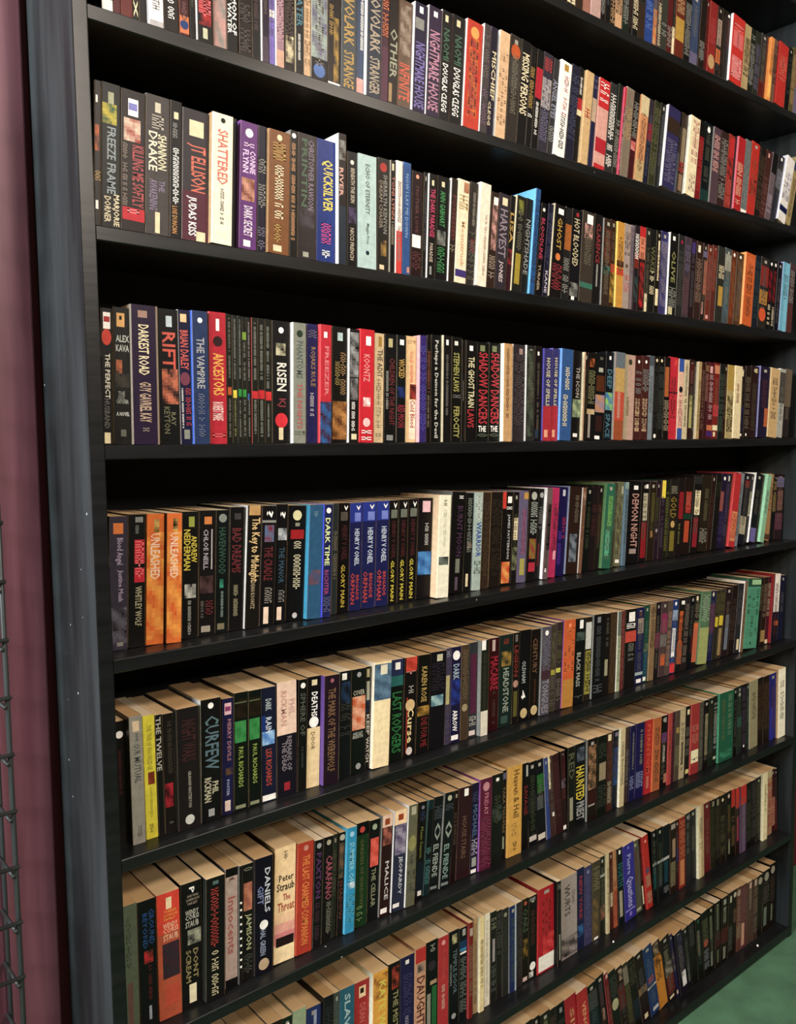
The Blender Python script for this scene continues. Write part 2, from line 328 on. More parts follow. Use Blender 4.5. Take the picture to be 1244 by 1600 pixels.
BOOKS = """
0;894.0;23.4;155;53;9.6;241a16;241a16;;b|60,95|0,100|e0d2ac~s|55,95|10,90|141212
0;917.4;22.1;155;56;9.2;3a2a20;3a2a20;;s|24,60|25,75|685b47~b|4,8|35,65|a8a498
0;939.5;23.0;155;57;10.4;a07060;a07060;;s|14,75|25,75|6e5146
0;962.5;30.6;155;59;9.0;b89890;b89890;;s|14,75|25,75|7a655e
0;993.1;13.3;155;62;10.1;141212;141212;;s|10,90|10,90|8c8c86
0;1006.4;15.0;155;63;9.7;141212;141212;;s|24,75|25,75|464a4f~b|4,8|35,65|a8a498
0;1021.5;15.6;155;64;8.9;241a16;241a16;;s|30,95|10,90|b89468
0;1037.1;23.1;155;65;10.0;c8a078;c8a078;;s|30,80|10,90|3a2a20
0;1060.2;20.1;155;67;8.9;18281e;18281e;;s|40,90|10,90|8c8c86
0;1080.3;11.5;155;68;9.8;141212;141212;;s|18,90|25,75|502722~b|4,8|35,65|a8a498
0;1091.8;19.3;155;69;9.0;141212;141212;;s|40,92|10,90|e0d2ac
0;1111.1;22.9;155;70;9.0;241a16;241a16;;b|50,100|0,100|3a2a20~s|20,60|10,90|18281e
0;1134.0;28.0;155;72;9.8;2a4688;2a4688;;s|20,80|10,90|5a78b8
0;1162.0;15.5;155;73;10.8;5a5058;5a5058;;s|14,75|25,75|696972~b|4,8|35,65|a8a498~p|50,95|10,90|b89468/d06c24
0;1177.5;11.7;155;74;9.1;4a3c38;4a3c38;;s|40,95|10,90|e0d2ac
0;1189.2;22.2;155;75;9.3;3a3c34;3a3c34;;s|60,80|10,90|8c8c86
0;1211.4;19.9;155;76;10.3;5a1c1c;5a1c1c;;s|60,90|10,90|8c8c86
0;1231.2;10.4;155;77;11.1;141212;141212;;s|18,75|25,75|5f594a~b|4,8|35,65|a8a498~b|60,98|0,100|e0d2ac
0;1241.6;32.9;155;77;10.2;6a2a18;6a2a18;;b|45,75|0,100|b08c38~s|20,40|10,90|b89468
0;1274.5;24.2;155;79;9.8;141212;141212;;s|20,95|10,90|8c8c86
0;1298.7;31.3;150;90;11.1;3c4a68;3c4a68;;s|14,60|25,75|696b6b~b|4,8|35,65|a8a498~b|80,97|0,100|6a6480
0;1330.0;23.5;152;91;8.9;241a16;241a16;;s|60,90|10,90|8c8c86
0;1353.5;13.1;156;90;10.9;5c181a;5c181a;;s|14,75|25,75|742a26~b|4,8|35,65|a8a498
0;1366.7;30.7;156;92;9.5;8a2422;8a2422;red paperback with a tan dot near its foot on the topmost shelf;o|72,92||b89468~s|20,60|10,90|b04040
0;1397.4;18.5;155;96;9.1;241a16;241a16;;s|18,90|25,75|4e4e51~b|4,8|35,65|a8a498~b|18,55|0,100|a08878~b|60,80|0,100|d06c24
0;1415.9;16.9;155;98;9.1;241a16;241a16;;s|10,80|10,90|3a2a20
0;1432.8;17.4;155;100;9.5;141212;141212;;s|8,50|10,90|5c181a~o|4,9||f4f0ea
0;1450.2;52.9;150;107;4.0;c02c24;f4f0ea;thick red paperback with pink lettering, just left of the only cream book, topmost shelf;s|12,50|10,90|e89090~s|60,95|10,90|f0b0b0
0;1512.6;27.6;150;114;9.2;b09c70;b09c70;;s|20,80|10,90|3a2a20
0;1540.2;23.6;150;118;10.2;1c241c;1c241c;;s|10,90|10,90|8c8c86
0;1563.8;22.5;150;120;10.3;2c3028;2c3028;;s|20,90|10,90|6a6480
0;1586.3;27.9;151;123;9.7;343436;343436;;s|14,75|25,75|656052~b|4,8|35,65|a8a498~b|70,100|0,100|5c181a
0;1614.2;4.4;153;124;10.1;6a3020;6a3020;;
0;1618.6;15.3;150;129;3.0;d88a40;d88a40;;s|18,60|25,75|8a5e36~b|60,95|0,100|f0b858
0;1645.6;17.7;154;128;8.9;7a5a48;7a5a48;;s|10,70|10,90|141212
0;1663.3;44.5;150;134;5.3;b82c24;b82428;thick red paperback with pink lettering, second to the right of the orange book, topmost shelf;s|20,60|10,90|d07060
0;1718.2;21.6;156;134;10.4;141212;141212;;s|14,75|25,75|464a4f~b|4,8|35,65|a8a498
0;1739.8;19.2;161;129;9.8;5a5230;5a5230;;s|10,90|10,90|b89468
0;1759.0;21.0;166;124;9.6;7a6440;7a6440;;s|24,60|25,75|5b4b36~b|60,100|0,100|6a6480
1;21.0;14.9;166;-1;10.2;241a16;241a16;;s|18,75|25,75|49492e~b|4,8|35,65|a8a498~b|90,100|0,100|f4f0ea
1;35.9;9.5;166;-0;9.9;5c1a20;5c1a20;;s|14,75|25,75|795347~b|4,8|35,65|a8a498
1;45.4;15.1;166;0;9.5;6a2420;6a2420;;s|20,90|10,90|904030
1;60.5;8.2;166;1;10.7;141212;141212;;t|60,96|10,90|e0d2ac|VOX
1;68.7;10.4;166;2;10.5;141212;141212;;s|24,75|25,75|41452c~b|4,8|35,65|a8a498
1;79.1;20.3;166;2;5.4;b8b4b4;b8b4b4;;s|14,90|25,75|7a7370~b|55,95|0,100|f4f0ea
1;99.4;21.7;166;3;7.2;241a16;f4f0ea;;s|10,92|30,70|f4f0ea
1;121.1;14.2;166;4;7.1;4a1c20;a03038;;s|14,90|25,75|6b2c29~b|4,8|35,65|a8a498~b|84,97|0,100|d07848~o|87,94||24427a
1;137.2;8.7;166;5;10.9;141212;141212;;s|18,75|25,75|554f40~b|4,8|35,65|a8a498
1;145.9;23.0;166;6;6.6;141212;f4f0ea;black paperback with a red picture, right of the black book, second shelf down;p|30,86|10,90|b82428/141212~s|40,84|10,90|d05058~b|88,96|35,65|c8c8a8
1;170.4;20.7;166;9;9.5;9a7c78;9a7c78;pink paperback with a grey picture on the second shelf down;s|24,60|25,75|6b5752~p|5,98|10,90|d09c94/8c8c86~b|0,30|0,100|c08878
1;191.1;17.2;166;12;11.2;141212;141212;black paperback with white lettering, right of the pink book with a picture, second shelf down;t|45,84|50,92|f4f0ea|DEMON OF~t|45,84|8,45|f4f0ea|THE WATER
1;208.4;20.1;166;14;9.1;241a16;241a16;black paperback with dark brown lettering, left of the black book, second shelf down;p|20,50|10,90|d06c24/141212~s|55,95|10,90|3a2a20
1;228.4;14.2;166;17;9.8;141212;141212;plain black paperback, right of the black book with dark brown lettering, second shelf down;s|14,75|25,75|502722~b|4,8|35,65|a8a498
1;242.7;11.2;166;18;6.6;2a1a30;f4f0ea;;s|24,60|25,75|60534f~b|4,8|35,65|a8a498~b|0,40|0,100|a02040~b|78,100|0,100|504050
1;255.4;9.4;166;20;9.2;8070c0;6a6480;;s|18,75|25,75|5e5176~b|54,60|0,100|f4f0ea
1;264.8;13.5;166;21;6.0;a07c88;f4f0ea;thin pink paperback with a tan band near its foot on the second shelf down;b|85,100|0,100|c8a088~s|20,80|10,90|b89098
1;280.1;17.1;166;23;8.9;241a16;241a16;black paperback with maroon lettering, left of the black book with teal lettering, second shelf down;p|70,92|10,90|e0d2ac/3a2a20~s|20,70|10,90|4a302c
1;297.2;14.0;166;25;7.4;141212;e0d2ac;black paperback with teal lettering, right of the black book with maroon lettering, second shelf down;t|5,60|10,90|2a7080|TIDEWATER~s|66,88|30,60|f4f0ea
1;313.3;11.8;166;27;10.6;dcb890;f4f0ea;;s|10,90|10,90|b89468
1;325.1;29.6;166;28;10.2;a8a498;a8a498;grey paperback with a slate blue picture, right of the tan book, second shelf down;s|14,90|25,75|726b62~p|5,80|5,95|a4b4a8/6a6480~b|80,100|0,100|141212~o|84,96||5878b0
1;354.7;23.2;166;32;10.9;241a16;241a16;black paperback with a yellow picture on the second shelf down;p|40,96|45,85|b08c38/3a2a20~b|96,99|0,100|f4f0ea~s|30,60|10,40|b08c38
1;377.9;27.8;166;34;9.6;4a5054;4a5054;dark grey paperback with yellow lettering on the second shelf down;t|3,60|15,85|b08c38|NOVOLARK~t|65,97|15,85|b08c38|STRANGE
1;405.8;14.6;166;37;10.5;3c4c68;3c4c68;navy paperback with white lettering, left of the navy book with brown lettering, second shelf down;s|5,60|50,90|f4f0ea~b|85,98|0,100|d09c94
1;420.4;28.6;166;40;4.2;2c3444;f4f0ea;navy paperback with brown lettering, right of the navy book with white lettering, second shelf down;t|5,60|20,90|a89880|NOVOLARK~t|64,97|20,90|a89880|STRANGER
1;449.0;15.1;166;45;6.2;4a2838;f4f0ea;dark purple paperback with a purple panel near its foot on the second shelf down;s|5,45|10,90|d06c24~b|50,100|0,100|5c3248
1;467.0;18.7;166;48;9.9;241a16;241a16;black paperback with olive lettering, left of the brown INFINITE book, second shelf down;b|80,97|5,40|b09468~t|30,75|10,90|a0a088|OTHER
1;485.7;27.5;166;52;10.8;6a5444;6a5444;brown paperback with INFINITE in orange on the second shelf down;p|4,50|10,90|a09080~t|58,92|10,90|c85028|INFINITE
1;513.2;26.4;169;57;6.1;241a3c;f4f0ea;dark purple paperback with NIGHTMARE HOUSE in blue on the second shelf down;b|14,24|5,75|8c8c86~t|36,96|10,90|7868b0|NIGHTMARE HOUSE~b|3,9|35,65|f4f0ea
1;539.6;28.9;171;61;3.9;342440;f4f0ea;dark purple paperback with NIGHTMARE HOUSE in purple on the second shelf down;t|22,95|10,90|b88098|NIGHTMARE HOUSE~b|4,9|35,65|f4f0ea
1;568.4;22.6;174;66;5.4;141212;f4f0ea;black paperback, third to the right of the brown INFINITE book, second shelf down;b|4,10|30,60|e0d2ac~t|16,45|20,80|246044|NAOMI~a|48,92|20,75|f4f0ea|DOUGLAS CLEGG
1;594.3;28.6;176;70;8.9;141212;6a5060;black paperback, third to the left of the dark purple MISCHIEF book, second shelf down;b|4,10|30,60|e0d2ac~t|18,45|20,80|246044|NAOMI~a|48,92|20,75|f4f0ea|DOUGLAS CLEGG
1;622.9;36.8;176;76;5.5;c03c24;f4f0ea;thick red paperback with an orange picture on the second shelf down;s|18,90|25,75|7e3728~p|15,90|20,80|b82428/d06c24~o|5,16||e0a050
1;659.7;15.3;180;82;3.4;4c4444;f4f0ea;dark grey paperback with brown lettering, left of the dark purple MISCHIEF book, second shelf down;s|10,55|10,90|685c58~s|60,95|10,90|705068
1;682.8;17.3;185;83;11.2;241c34;6a6480;dark purple paperback with MISCHIEF in cream on the second shelf down;t|22,66|30,90|e0d2ac|MISCHIEF~a|68,90|10,50|e0d2ac|CLEGG
1;700.1;25.4;182;88;6.8;d8b48c;f4f0ea;plain tan paperback, right of the dark purple MISCHIEF book, second shelf down;s|20,90|10,90|c8a078
1;728.4;28.0;185;92;9.5;38322c;38322c;black paperback with a dark grey panel at mid-height on the second shelf down;s|18,75|25,75|716957~b|4,8|35,65|a8a498~o|8,22||c05820~b|22,50|5,95|4a4440
1;756.4;24.1;184;99;9.7;141212;4a4440;black paperback with cream lettering, right of the black book, second shelf down;t|12,70|10,90|e0d2ac|MISSING PERSONS
1;780.4;13.5;181;107;10.4;141212;141212;thin black paperback with yellow lettering on the second shelf down;s|18,62|10,90|b08c38~s|66,72|10,90|f4f0ea
1;793.9;18.3;179;113;8.9;141212;141212;black paperback with a red panel at mid-height on the second shelf down;b|18,48|0,100|b01c30~s|52,85|30,70|f4f0ea
1;812.3;25.4;179;118;9.9;383440;383440;dark purple paperback with slate blue lettering on the second shelf down;s|5,20|10,90|b82428~b|25,55|0,100|b0a8a0~s|25,90|10,90|6a6480
1;837.6;15.9;176;127;9.2;343436;343436;black paperback with grey lettering, left of the white book with pink lettering, second shelf down;t|22,62|10,90|8a8ca0|ANGEL EYES~s|70,90|10,90|8c8c86
1;853.5;30.8;175;133;6.1;f0ece4;f0ece4;white paperback with pink lettering on the second shelf down;b|3,10|30,70|b08c38~s|15,60|40,80|d09090~s|55,95|35,75|504850
1;887.7;24.3;178;132;8.9;242438;242438;black paperback with navy lettering, right of the white book with pink lettering, second shelf down;s|10,80|10,90|3c4060
1;912.0;15.7;180;123;10.6;141212;141212;;b|32,44|0,100|a82028~b|44,50|0,100|e0d2ac~s|10,28|30,70|f4f0ea
1;927.8;23.0;175;117;5.1;c8a878;c8a878;tan paperback with red lettering, right of the black book with white lettering, second shelf down;s|40,52|10,90|b82428
1;956.2;14.1;176;111;9.4;28284c;28284c;;b|25,50|0,100|c0a890~s|5,20|10,90|6a6480
1;970.3;33.8;172;117;6.7;d09c90;d09c90;thick pink paperback with a red panel near its top on the second shelf down;b|0,32|0,100|c02428~s|4,28|10,90|f4f0ea~b|66,82|0,100|b02030~b|95,100|0,100|b82428
1;1009.6;21.9;176;120;10.9;343436;343436;black paperback with white lettering, right of the pink book with white lettering, second shelf down;s|10,95|10,90|f4f0ea
1;1031.5;14.7;179;123;9.0;1c241c;1c241c;;s|40,95|10,90|8c8c86
1;1046.2;6.0;176;128;4.6;7c3440;d05068;;b|0,22|0,100|b82428~s|30,95|10,90|b0a098
1;1059.0;25.4;179;127;10.1;857868;f4f0ea;brown paperback with tan lettering, right of the maroon book with grey lettering, second shelf down;s|20,60|10,90|b89468
1;1084.4;19.2;178;133;10.9;48141e;48141e;;b|0,50|0,100|141212~s|12,55|10,90|8c8c86~p|56,66|10,90|d09c94/b82428
1;1103.6;28.5;174;140;7.8;c88c5c;c88c5c;tan paperback with a cream panel near its foot on the second shelf down;s|18,90|25,75|825f44~b|0,22|0,100|c8b890~b|75,100|0,100|b8a070
1;1136.6;15.8;175;143;10.9;20243c;20243c;;s|18,90|25,75|4c5364~b|4,8|35,65|a8a498~b|0,28|0,100|3a3038~b|28,48|0,100|8a2030
1;1152.4;23.1;175;141;9.5;34361f;34361f;black paperback with olive lettering, right of the navy book, second shelf down;s|8,92|10,90|606040
1;1175.6;18.4;176;138;9.8;141212;141212;;s|14,75|25,75|464a4f~b|4,8|35,65|a8a498
1;1193.9;45.8;171;140;3.7;343058;f4f0ea;thick navy paperback with slate blue lettering, left of the slate blue book, second shelf down;b|14,32|0,100|3a2a20~s|40,95|10,90|6a6480
1;1239.7;9.6;170;137;5.9;586070;f4f0ea;;s|18,75|25,75|4a494e~b|0,50|0,100|141212
1;1257.4;23.2;174;133;11.1;3a2a20;3a2a20;;b|18,60|20,80|8a7a60~b|75,95|20,80|8a7058~s|60,75|10,90|b82428
1;1280.6;37.4;170;132;4.2;e0d4b0;f0ecd8;thick cream paperback with pink lettering on the second shelf down;s|4,60|30,90|c88878~s|72,95|30,90|c0a090
1;1326.3;20.7;173;118;9.2;80181c;80181c;;b|0,20|0,100|141212~s|25,90|10,90|b03030
1;1346.9;34.0;172;111;9.4;10181c;10181c;thick black paperback with a dark teal band near its foot on the second shelf down;s|14,75|25,75|535245~b|4,8|35,65|a8a498~b|85,100|0,100|1c3a38~o|5,12||f4f0ea
1;1380.9;29.2;168;110;6.4;54404a;8c8c86;dark purple paperback with pink lettering, right of the black book, second shelf down;s|10,60|10,90|d09c94
1;1416.4;33.1;168;114;10.0;3a2626;3a2626;maroon paperback with grey lettering, left of the red book with a picture, second shelf down;s|10,90|10,90|8c8c86
1;1449.5;26.4;168;119;10.2;903024;903024;;b|4,30|20,100|b82428~p|30,60|10,90|18281e/b82428~s|60,95|10,90|c05048
1;1475.9;5.8;170;121;9.4;141212;141212;;
1;1481.6;31.3;167;124;4.8;a81c24;d07080;;s|35,95|10,80|e0b090
1;1522.0;26.0;171;126;9.8;6c7474;6c7474;;s|10,90|10,90|808888~b|95,100|0,100|f4f0ea
1;1548.0;36.5;171;143;9.7;b42c22;b42c22;thick red paperback with a maroon picture on the second shelf down;s|24,75|25,75|915234~b|4,8|35,65|a8a498~p|50,72|10,90|b82428/5c181a
1;1584.4;25.9;168;176;10.2;241a16;241a16;;s|10,90|10,90|5a4430
1;1610.4;26.4;167;199;11.1;4a2824;4a2824;;b|4,10|30,60|d09c94~s|40,95|10,90|7a5048
1;1636.8;24.2;167;223;10.5;6a5a62;6a5a62;;b|0,30|0,100|141212~s|60,90|10,90|a898a8
1;1661.0;28.7;167;245;10.0;2a2834;2a2834;;s|14,60|25,75|4c503d~b|4,8|35,65|a8a498~b|22,50|10,90|6a6c78~o|3,8||f4f0ea
1;1689.6;38.9;167;278;5.3;dcd8d4;d8d8e0;;b|76,85|0,100|243878~b|78,84|0,100|161c40~s|20,70|10,90|a0a0b0
1;1739.0;25.7;178;277;10.4;a09064;a09064;;s|14,90|25,75|6e6148~b|0,20|0,100|24427a
2;0.5;9.4;175;41;8.9;241a16;241a16;thin black paperback with an orange picture on the third shelf down;p|30,48|10,70|d06c24/3a2a20~s|60,72|10,90|b08c38~b|82,88|20,60|f4f0ea~b|10,15|20,50|f4f0ea
2;10.0;24.9;176;41;11.0;141614;141614;black paperback with FREEZE FRAME in grey on the third shelf down;b|6,14|35,65|b0b090~p|14,28|5,80|d8c434/246044~t|30,76|30,75|8a98a0|FREEZE FRAME~a|76,98|55,95|e0d2ac|MARJORIE~a|78,96|15,50|e0d2ac|DORNER
2;34.9;31.8;174;42;10.7;2a201e;2a201e;thick black paperback with KILLING ME SOFTLY in red on the third shelf down;b|6,18|28,70|f4f0ea~b|9,14|30,66|8080c0~p|20,36|10,80|a03028/e0c8b0~t|38,82|45,95|a81c28|KILLING ME SOFTLY~s|38,82|5,25|8a7868~b|83,92|5,98|c02030~s|84,90|25,75|e08080
2;66.7;32.8;176;42;10.9;4a4442;6a6462;thick dark grey paperback with AWAKENING in mauve on the third shelf down;b|5,12|38,62|c8c0a8~s|14,26|25,75|a8a090~a|27,52|50,88|e0d2ac|SHANNON~a|26,54|12,48|d8d0b8|DRAKE~t|60,82|15,50|7a6888|AWAKENING~t|60,68|55,80|7a6888|THE~b|83,98|40,60|e0d2ac
2;99.5;16.5;176;43;10.7;141212;141212;black paperback with white lettering, right of the dark grey AWAKENING book, third shelf down;b|8,13|30,70|e0d2ac~s|16,30|20,60|8c8c86~s|34,76|25,75|f4f0ea~a|76,96|20,65|c08428|LOIS DUNCAN
2;116.0;37.9;170;44;9.7;3a3438;5a5458;thick dark grey paperback with JUDAS KISS in white on the third shelf down;b|8,20|25,80|e0d2ac~a|26,62|15,90|c85838|JT ELLISON~b|62,100|0,100|5a2838~t|66,96|15,55|f4f0ea|JUDAS KISS~b|92,100|55,90|e0d2ac
2;153.9;31.4;171;46;1.0;ece4cc;b89870;thick white paperback with SHATTERED in red on the third shelf down;t|12,54|25,75|c86050|SHATTERED~s|56,86|40,58|504840~o|3,7||141212
2;191.8;5.1;175;47;13.0;141212;141212;;
2;196.9;27.9;171;48;4.3;6a387a;8a5898;purple paperback with a maroon picture on the third shelf down;o|5,12||f4f0ea~s|14,22|20,80|d8b8d8~a|22,40|55,88|e8c8e8|CONNIE~a|22,40|15,48|e8c8e8|FLYNN~p|44,62|10,85|7a4030/d09880~t|66,90|25,75|e0d0e0|DARK SECRET~b|93,98|25,65|f4f0ea
2;227.5;14.5;173;44;8.9;1c1c34;1c1c34;navy paperback with grey lettering, right of the purple book with mauve lettering, third shelf down;s|26,40|10,90|8c8c86~s|46,66|10,90|8c8c86~s|80,98|10,90|6a6480
2;242.0;35.7;170;42;4.0;80522a;b89468;brown paperback with cream lettering, right of the navy book with grey lettering, third shelf down;o|3,8||e0d2ac~s|10,26|20,80|b08c38~s|28,74|30,70|e0d2ac~s|76,92|30,60|b08c38~b|93,98|25,65|e0d2ac
2;278.5;12.9;177;37;5.3;141212;8c8c86;thin black paperback with tan lettering on the third shelf down;s|10,88|20,70|d09860~o|2,6||f4f0ea
2;293.9;33.6;178;35;9.2;383030;383030;black paperback with grey lettering, left of the blue book with yellow lettering, third shelf down;t|4,58|20,50|3a5c3c|PRINTIN~a|4,60|55,85|7c6c7c|CHRISTOPHER RAWSON~p|58,74|10,90|585058/383030~b|94,98|30,60|a8a898
2;327.5;35.0;177;30;9.6;22387c;22387c;thick blue paperback with yellow lettering on the third shelf down;t|16,58|25,85|d8c434|QUICKSILVER~s|68,86|25,75|c82880~s|90,97|30,70|f4f0ea
2;362.5;15.3;190;22;2.2;241a16;f4f0ea;black paperback with a navy panel near its foot on the third shelf down;p|5,20|10,90|8c8c86/3a2a20~t|26,48|10,60|d0a090|RIVER~b|55,100|0,100|2a3440
2;382.6;19.7;170;23;8.8;181414;181414;black paperback with BENEATH THE SKIN in tan on the third shelf down;o|7,11||f4f0ea~t|14,44|35,75|c8bca8|BENEATH THE SKIN~p|48,62|15,90|181420/685880~a|66,94|30,70|c8bca8|NICCI FRENCH
2;402.3;35.8;170;20;6.2;b4ccc8;b4ccc8;thick white paperback with ECHO OF ETERNITY in dark teal on the third shelf down;t|8,52|38,62|405050|ECHO OF ETERNITY~a|60,78|40,60|506060|Maggie Price~o|84,88||203040
2;440.4;23.6;173;26;9.0;2a2622;2a2622;black paperback with DREAM CHASER in brown on the third shelf down;o|4,12||b03830~a|14,66|50,85|8a8880|SHERRILYN KENYON~t|20,62|15,45|8a7c68|DREAM CHASER~p|72,86|30,80|b08c48/2a2622~b|94,98|20,60|e0d2ac
2;464.0;10.2;173;31;6.7;14110f;b0a898;thin black paperback with pink lettering, right of the black DREAM CHASER book, third shelf down;b|3,9|25,65|e0d2ac~t|14,52|25,85|b06858|TONI LYNN~s|54,76|25,75|a0947c
2;474.2;13.1;174;33;4.9;e8dcd0;e8dcd0;thin white paperback with a red panel near its foot on the third shelf down;s|18,90|25,75|92877e~b|62,100|0,100|d04038
2;492.3;16.8;177;35;10.9;38609c;5880b8;blue paperback with slate blue lettering on the third shelf down;t|10,66|30,70|86a8d0|NOW I LAY ME DOWN~b|92,97|60,95|d09c94
2;509.2;23.5;167;40;10.3;2a1416;2a1416;black paperback with maroon lettering, left of the black book, third shelf down;t|14,58|35,65|5c1c1c|MOTHER LOVE~b|60,72|10,90|f4f0ea~s|76,96|10,90|5c1c1c~o|3,7||f0a080
2;532.7;8.6;169;45;9.2;141212;141212;;s|18,75|25,75|464a4f~b|4,8|35,65|a8a498
2;541.3;16.8;168;48;6.4;141212;f4f0ea;black paperback with THE DARK PARADISE in purple on the third shelf down;b|6,11|35,65|e0d2ac~t|14,60|20,85|c02860|THE DARK PARADISE~t|66,84|25,70|b8a898|PARADISE~b|88,96|30,60|8c8c86
2;561.0;27.3;169;54;9.6;141212;141212;black paperback with green lettering, right of the black THE DARK PARADISE book, third shelf down;b|5,10|35,60|e0d2ac~a|14,48|25,70|2c8a48|ANN GABHART~p|52,66|10,80|18281e/8c8c86~s|68,94|15,75|2c8a48
2;588.3;14.0;170;64;6.7;30241c;f4f0ea;black paperback with maroon lettering, left of the cream book with yellow lettering, third shelf down;t|16,60|25,85|6c1c1c|POSSESSED~s|64,74|10,90|8a7c60
2;602.3;26.7;171;69;6.1;e4dabc;e4dabc;cream paperback with tan lettering on the third shelf down;p|2,12|50,95|9a6848/c08868~s|15,30|10,90|b08c38~t|40,84|40,75|d0a070|Moonstruck~b|87,94|0,100|483878
2;633.5;18.2;174;77;10.8;38342f;38342f;black paperback with dark grey lettering and a maroon band at mid-height, third shelf down;s|10,42|40,75|a09888~b|55,68|30,90|783034~s|46,96|10,90|606058
2;651.8;26.3;175;84;6.2;e8dcc8;f0e8d8;white paperback with brown lettering on the third shelf down;s|30,92|55,75|a88868
2;681.8;19.0;166;92;9.9;382820;382820;black paperback with a dark brown picture on the third shelf down;p|8,60|20,90|483830/d09c94~b|5,13|30,90|f4f0ea~s|66,90|10,90|a09080
2;700.9;26.4;167;94;10.0;383038;383038;black paperback with grey lettering, right of the black book with brown lettering, third shelf down;b|4,12|30,80|e0d2ac~t|16,66|15,90|8a7c88|HARVEST~t|70,92|25,75|c8b8b8|JONES
2;727.3;13.3;168;97;9.0;141212;141212;;t|18,50|15,85|b08c38|LISA~p|56,72|10,90|8a2c34/2a1418~b|72,100|0,100|3a1820
2;740.6;23.3;169;99;6.0;242420;e0d2ac;black paperback with an olive panel near its foot on the third shelf down;s|14,60|25,75|676251~b|4,8|35,65|a8a498~p|4,18|20,80|8a8c34/24241c~b|60,92|20,80|a08c2c
2;767.8;18.3;170;106;9.6;20201f;20201f;black paperback with grey lettering, right of the black book with a picture, third shelf down;t|22,80|15,80|8c8c86|NIGHTSHADE
2;786.1;13.8;190;103;4.6;28588c;78c8f0;thin blue paperback with navy lettering on the third shelf down;s|10,92|10,90|183860
2;810.2;15.9;171;120;13.8;141212;141212;black paperback with red lettering, right of the blue book with navy lettering, third shelf down;o|5,9||f4f0ea~t|16,60|20,85|b83058|BLOODLINE~t|66,94|25,70|b0a088|TURNER
2;826.1;15.7;171;111;9.2;1c1c34;1c1c34;navy paperback with white lettering, left of the black book with yellow lettering, third shelf down;s|10,68|10,90|30305a~t|72,96|25,70|b8b0c0|KANE
2;841.8;34.2;171;103;5.9;181414;e0d2ac;black paperback with red lettering, left of the black book with grey lettering, third shelf down;b|4,10|30,75|f4f0ea~t|14,48|30,70|b08c30|GHOST~o|52,60||d07838~s|64,92|10,90|8a2430
2;876.0;20.4;171;90;7.1;242424;f4f0ea;black paperback with grey lettering, right of the black book with yellow lettering, third shelf down;b|18,46|0,100|a06028~s|55,95|10,90|8c8c86
2;900.1;31.2;172;84;10.1;18161c;18161c;black paperback with cream lettering, right of the black book with grey lettering, third shelf down;o|3,8||a03030~t|10,62|20,75|c0b490|HOT BLOODED~p|80,95|10,90|8c8c86/18161c~b|95,99|30,60|f4f0ea
2;931.2;40.3;173;75;9.2;403830;403830;thick dark brown paperback with a pink picture on the third shelf down;s|18,60|25,75|6b624f~b|4,8|35,65|a8a498~b|3,13|35,80|f4f0ea~p|13,30|20,80|d09c94/403830~b|78,84|0,100|3c7060
2;971.5;25.9;174;65;10.1;1c1818;1c1818;black paperback with red lettering and a grey panel at mid-height, third shelf down;t|10,54|25,75|8a2024|CLARENCE~b|55,80|40,60|8c8c86
2;997.4;26.7;169;59;6.9;3a2c22;8c8c86;dark brown paperback with a maroon picture on the third shelf down;s|14,90|25,75|726652~b|4,8|35,65|a8a498~p|12,50|10,90|6a3020/3a2c22~p|54,64|10,90|3c7060/1c1818
2;1024.1;17.6;171;52;10.1;3a1c14;8c8c86;;s|14,60|25,75|685441~b|4,8|35,65|a8a498~b|50,60|0,100|b84020~p|60,95|10,90|3a1c14/b08c38
2;1041.7;24.2;169;47;6.1;c08c34;f0d868;orange paperback with a red band at mid-height on the third shelf down;s|18,60|25,75|7e5f30~b|45,52|0,100|4a2818~b|54,62|0,100|b84020
2;1065.9;21.5;169;49;6.9;a09088;f4f0ea;brown paperback with pink lettering, right of the orange book, third shelf down;s|10,40|10,90|786860~o|47,52||605040~s|60,80|10,90|c07070
2;1092.5;11.6;171;51;10.5;807078;807078;;s|5,60|10,90|606070
2;1104.1;15.8;172;52;9.4;2a2028;2a2028;;s|10,40|10,90|f4f0ea~b|32,50|0,100|7a2a1c~p|60,90|10,90|3a5050/2a2028
2;1119.9;21.6;172;54;9.7;201414;141212;;s|14,90|25,75|562823~b|4,8|35,65|a8a498~b|0,12|0,100|b82428~b|12,38|0,100|d08060~p|42,95|20,90|b82428/141212
2;1141.5;18.0;173;56;9.2;2c2822;2c2822;;s|24,90|25,75|615a48~b|4,8|35,65|a8a498~b|78,100|10,60|e0d2ac
2;1159.5;19.8;173;57;10.7;1c1c18;1c1c18;;t|20,50|10,90|606038|WAKE~s|50,80|10,90|e0d2ac
2;1179.3;17.2;173;60;10.1;1c1810;1c1810;;s|24,60|25,75|542a21~b|4,8|35,65|a8a498~b|12,60|40,75|e0d2ac~b|70,90|20,80|e0d2ac
2;1196.5;26.9;174;61;10.7;383468;504c80;navy paperback with a slate blue picture, right of the black book, third shelf down;s|18,75|25,75|716a75~b|4,8|35,65|a8a498~b|12,25|0,100|6a6480~b|46,54|0,100|161c40~p|25,90|10,90|6a6480/383468
2;1223.4;31.0;174;65;6.6;181816;f4f0ea;black paperback with grey lettering, right of the navy book with a picture, third shelf down;b|4,9|30,60|f4f0ea~t|22,60|25,75|8a8850|OLIVE~s|66,90|10,90|8c8c86~b|90,99|10,60|c0b890
2;1254.3;24.6;174;67;6.3;2c2c2c;8c8c86;;o|6,11||902040~s|20,90|10,90|484840
2;1285.9;23.2;175;69;10.7;483c48;483c48;;b|50,95|0,100|584048~s|10,45|10,90|6a6480
2;1309.1;22.4;174;72;11.2;2c1c20;2c1c20;;s|14,90|25,75|524f56~b|4,8|35,65|a8a498~b|4,18|20,80|483878
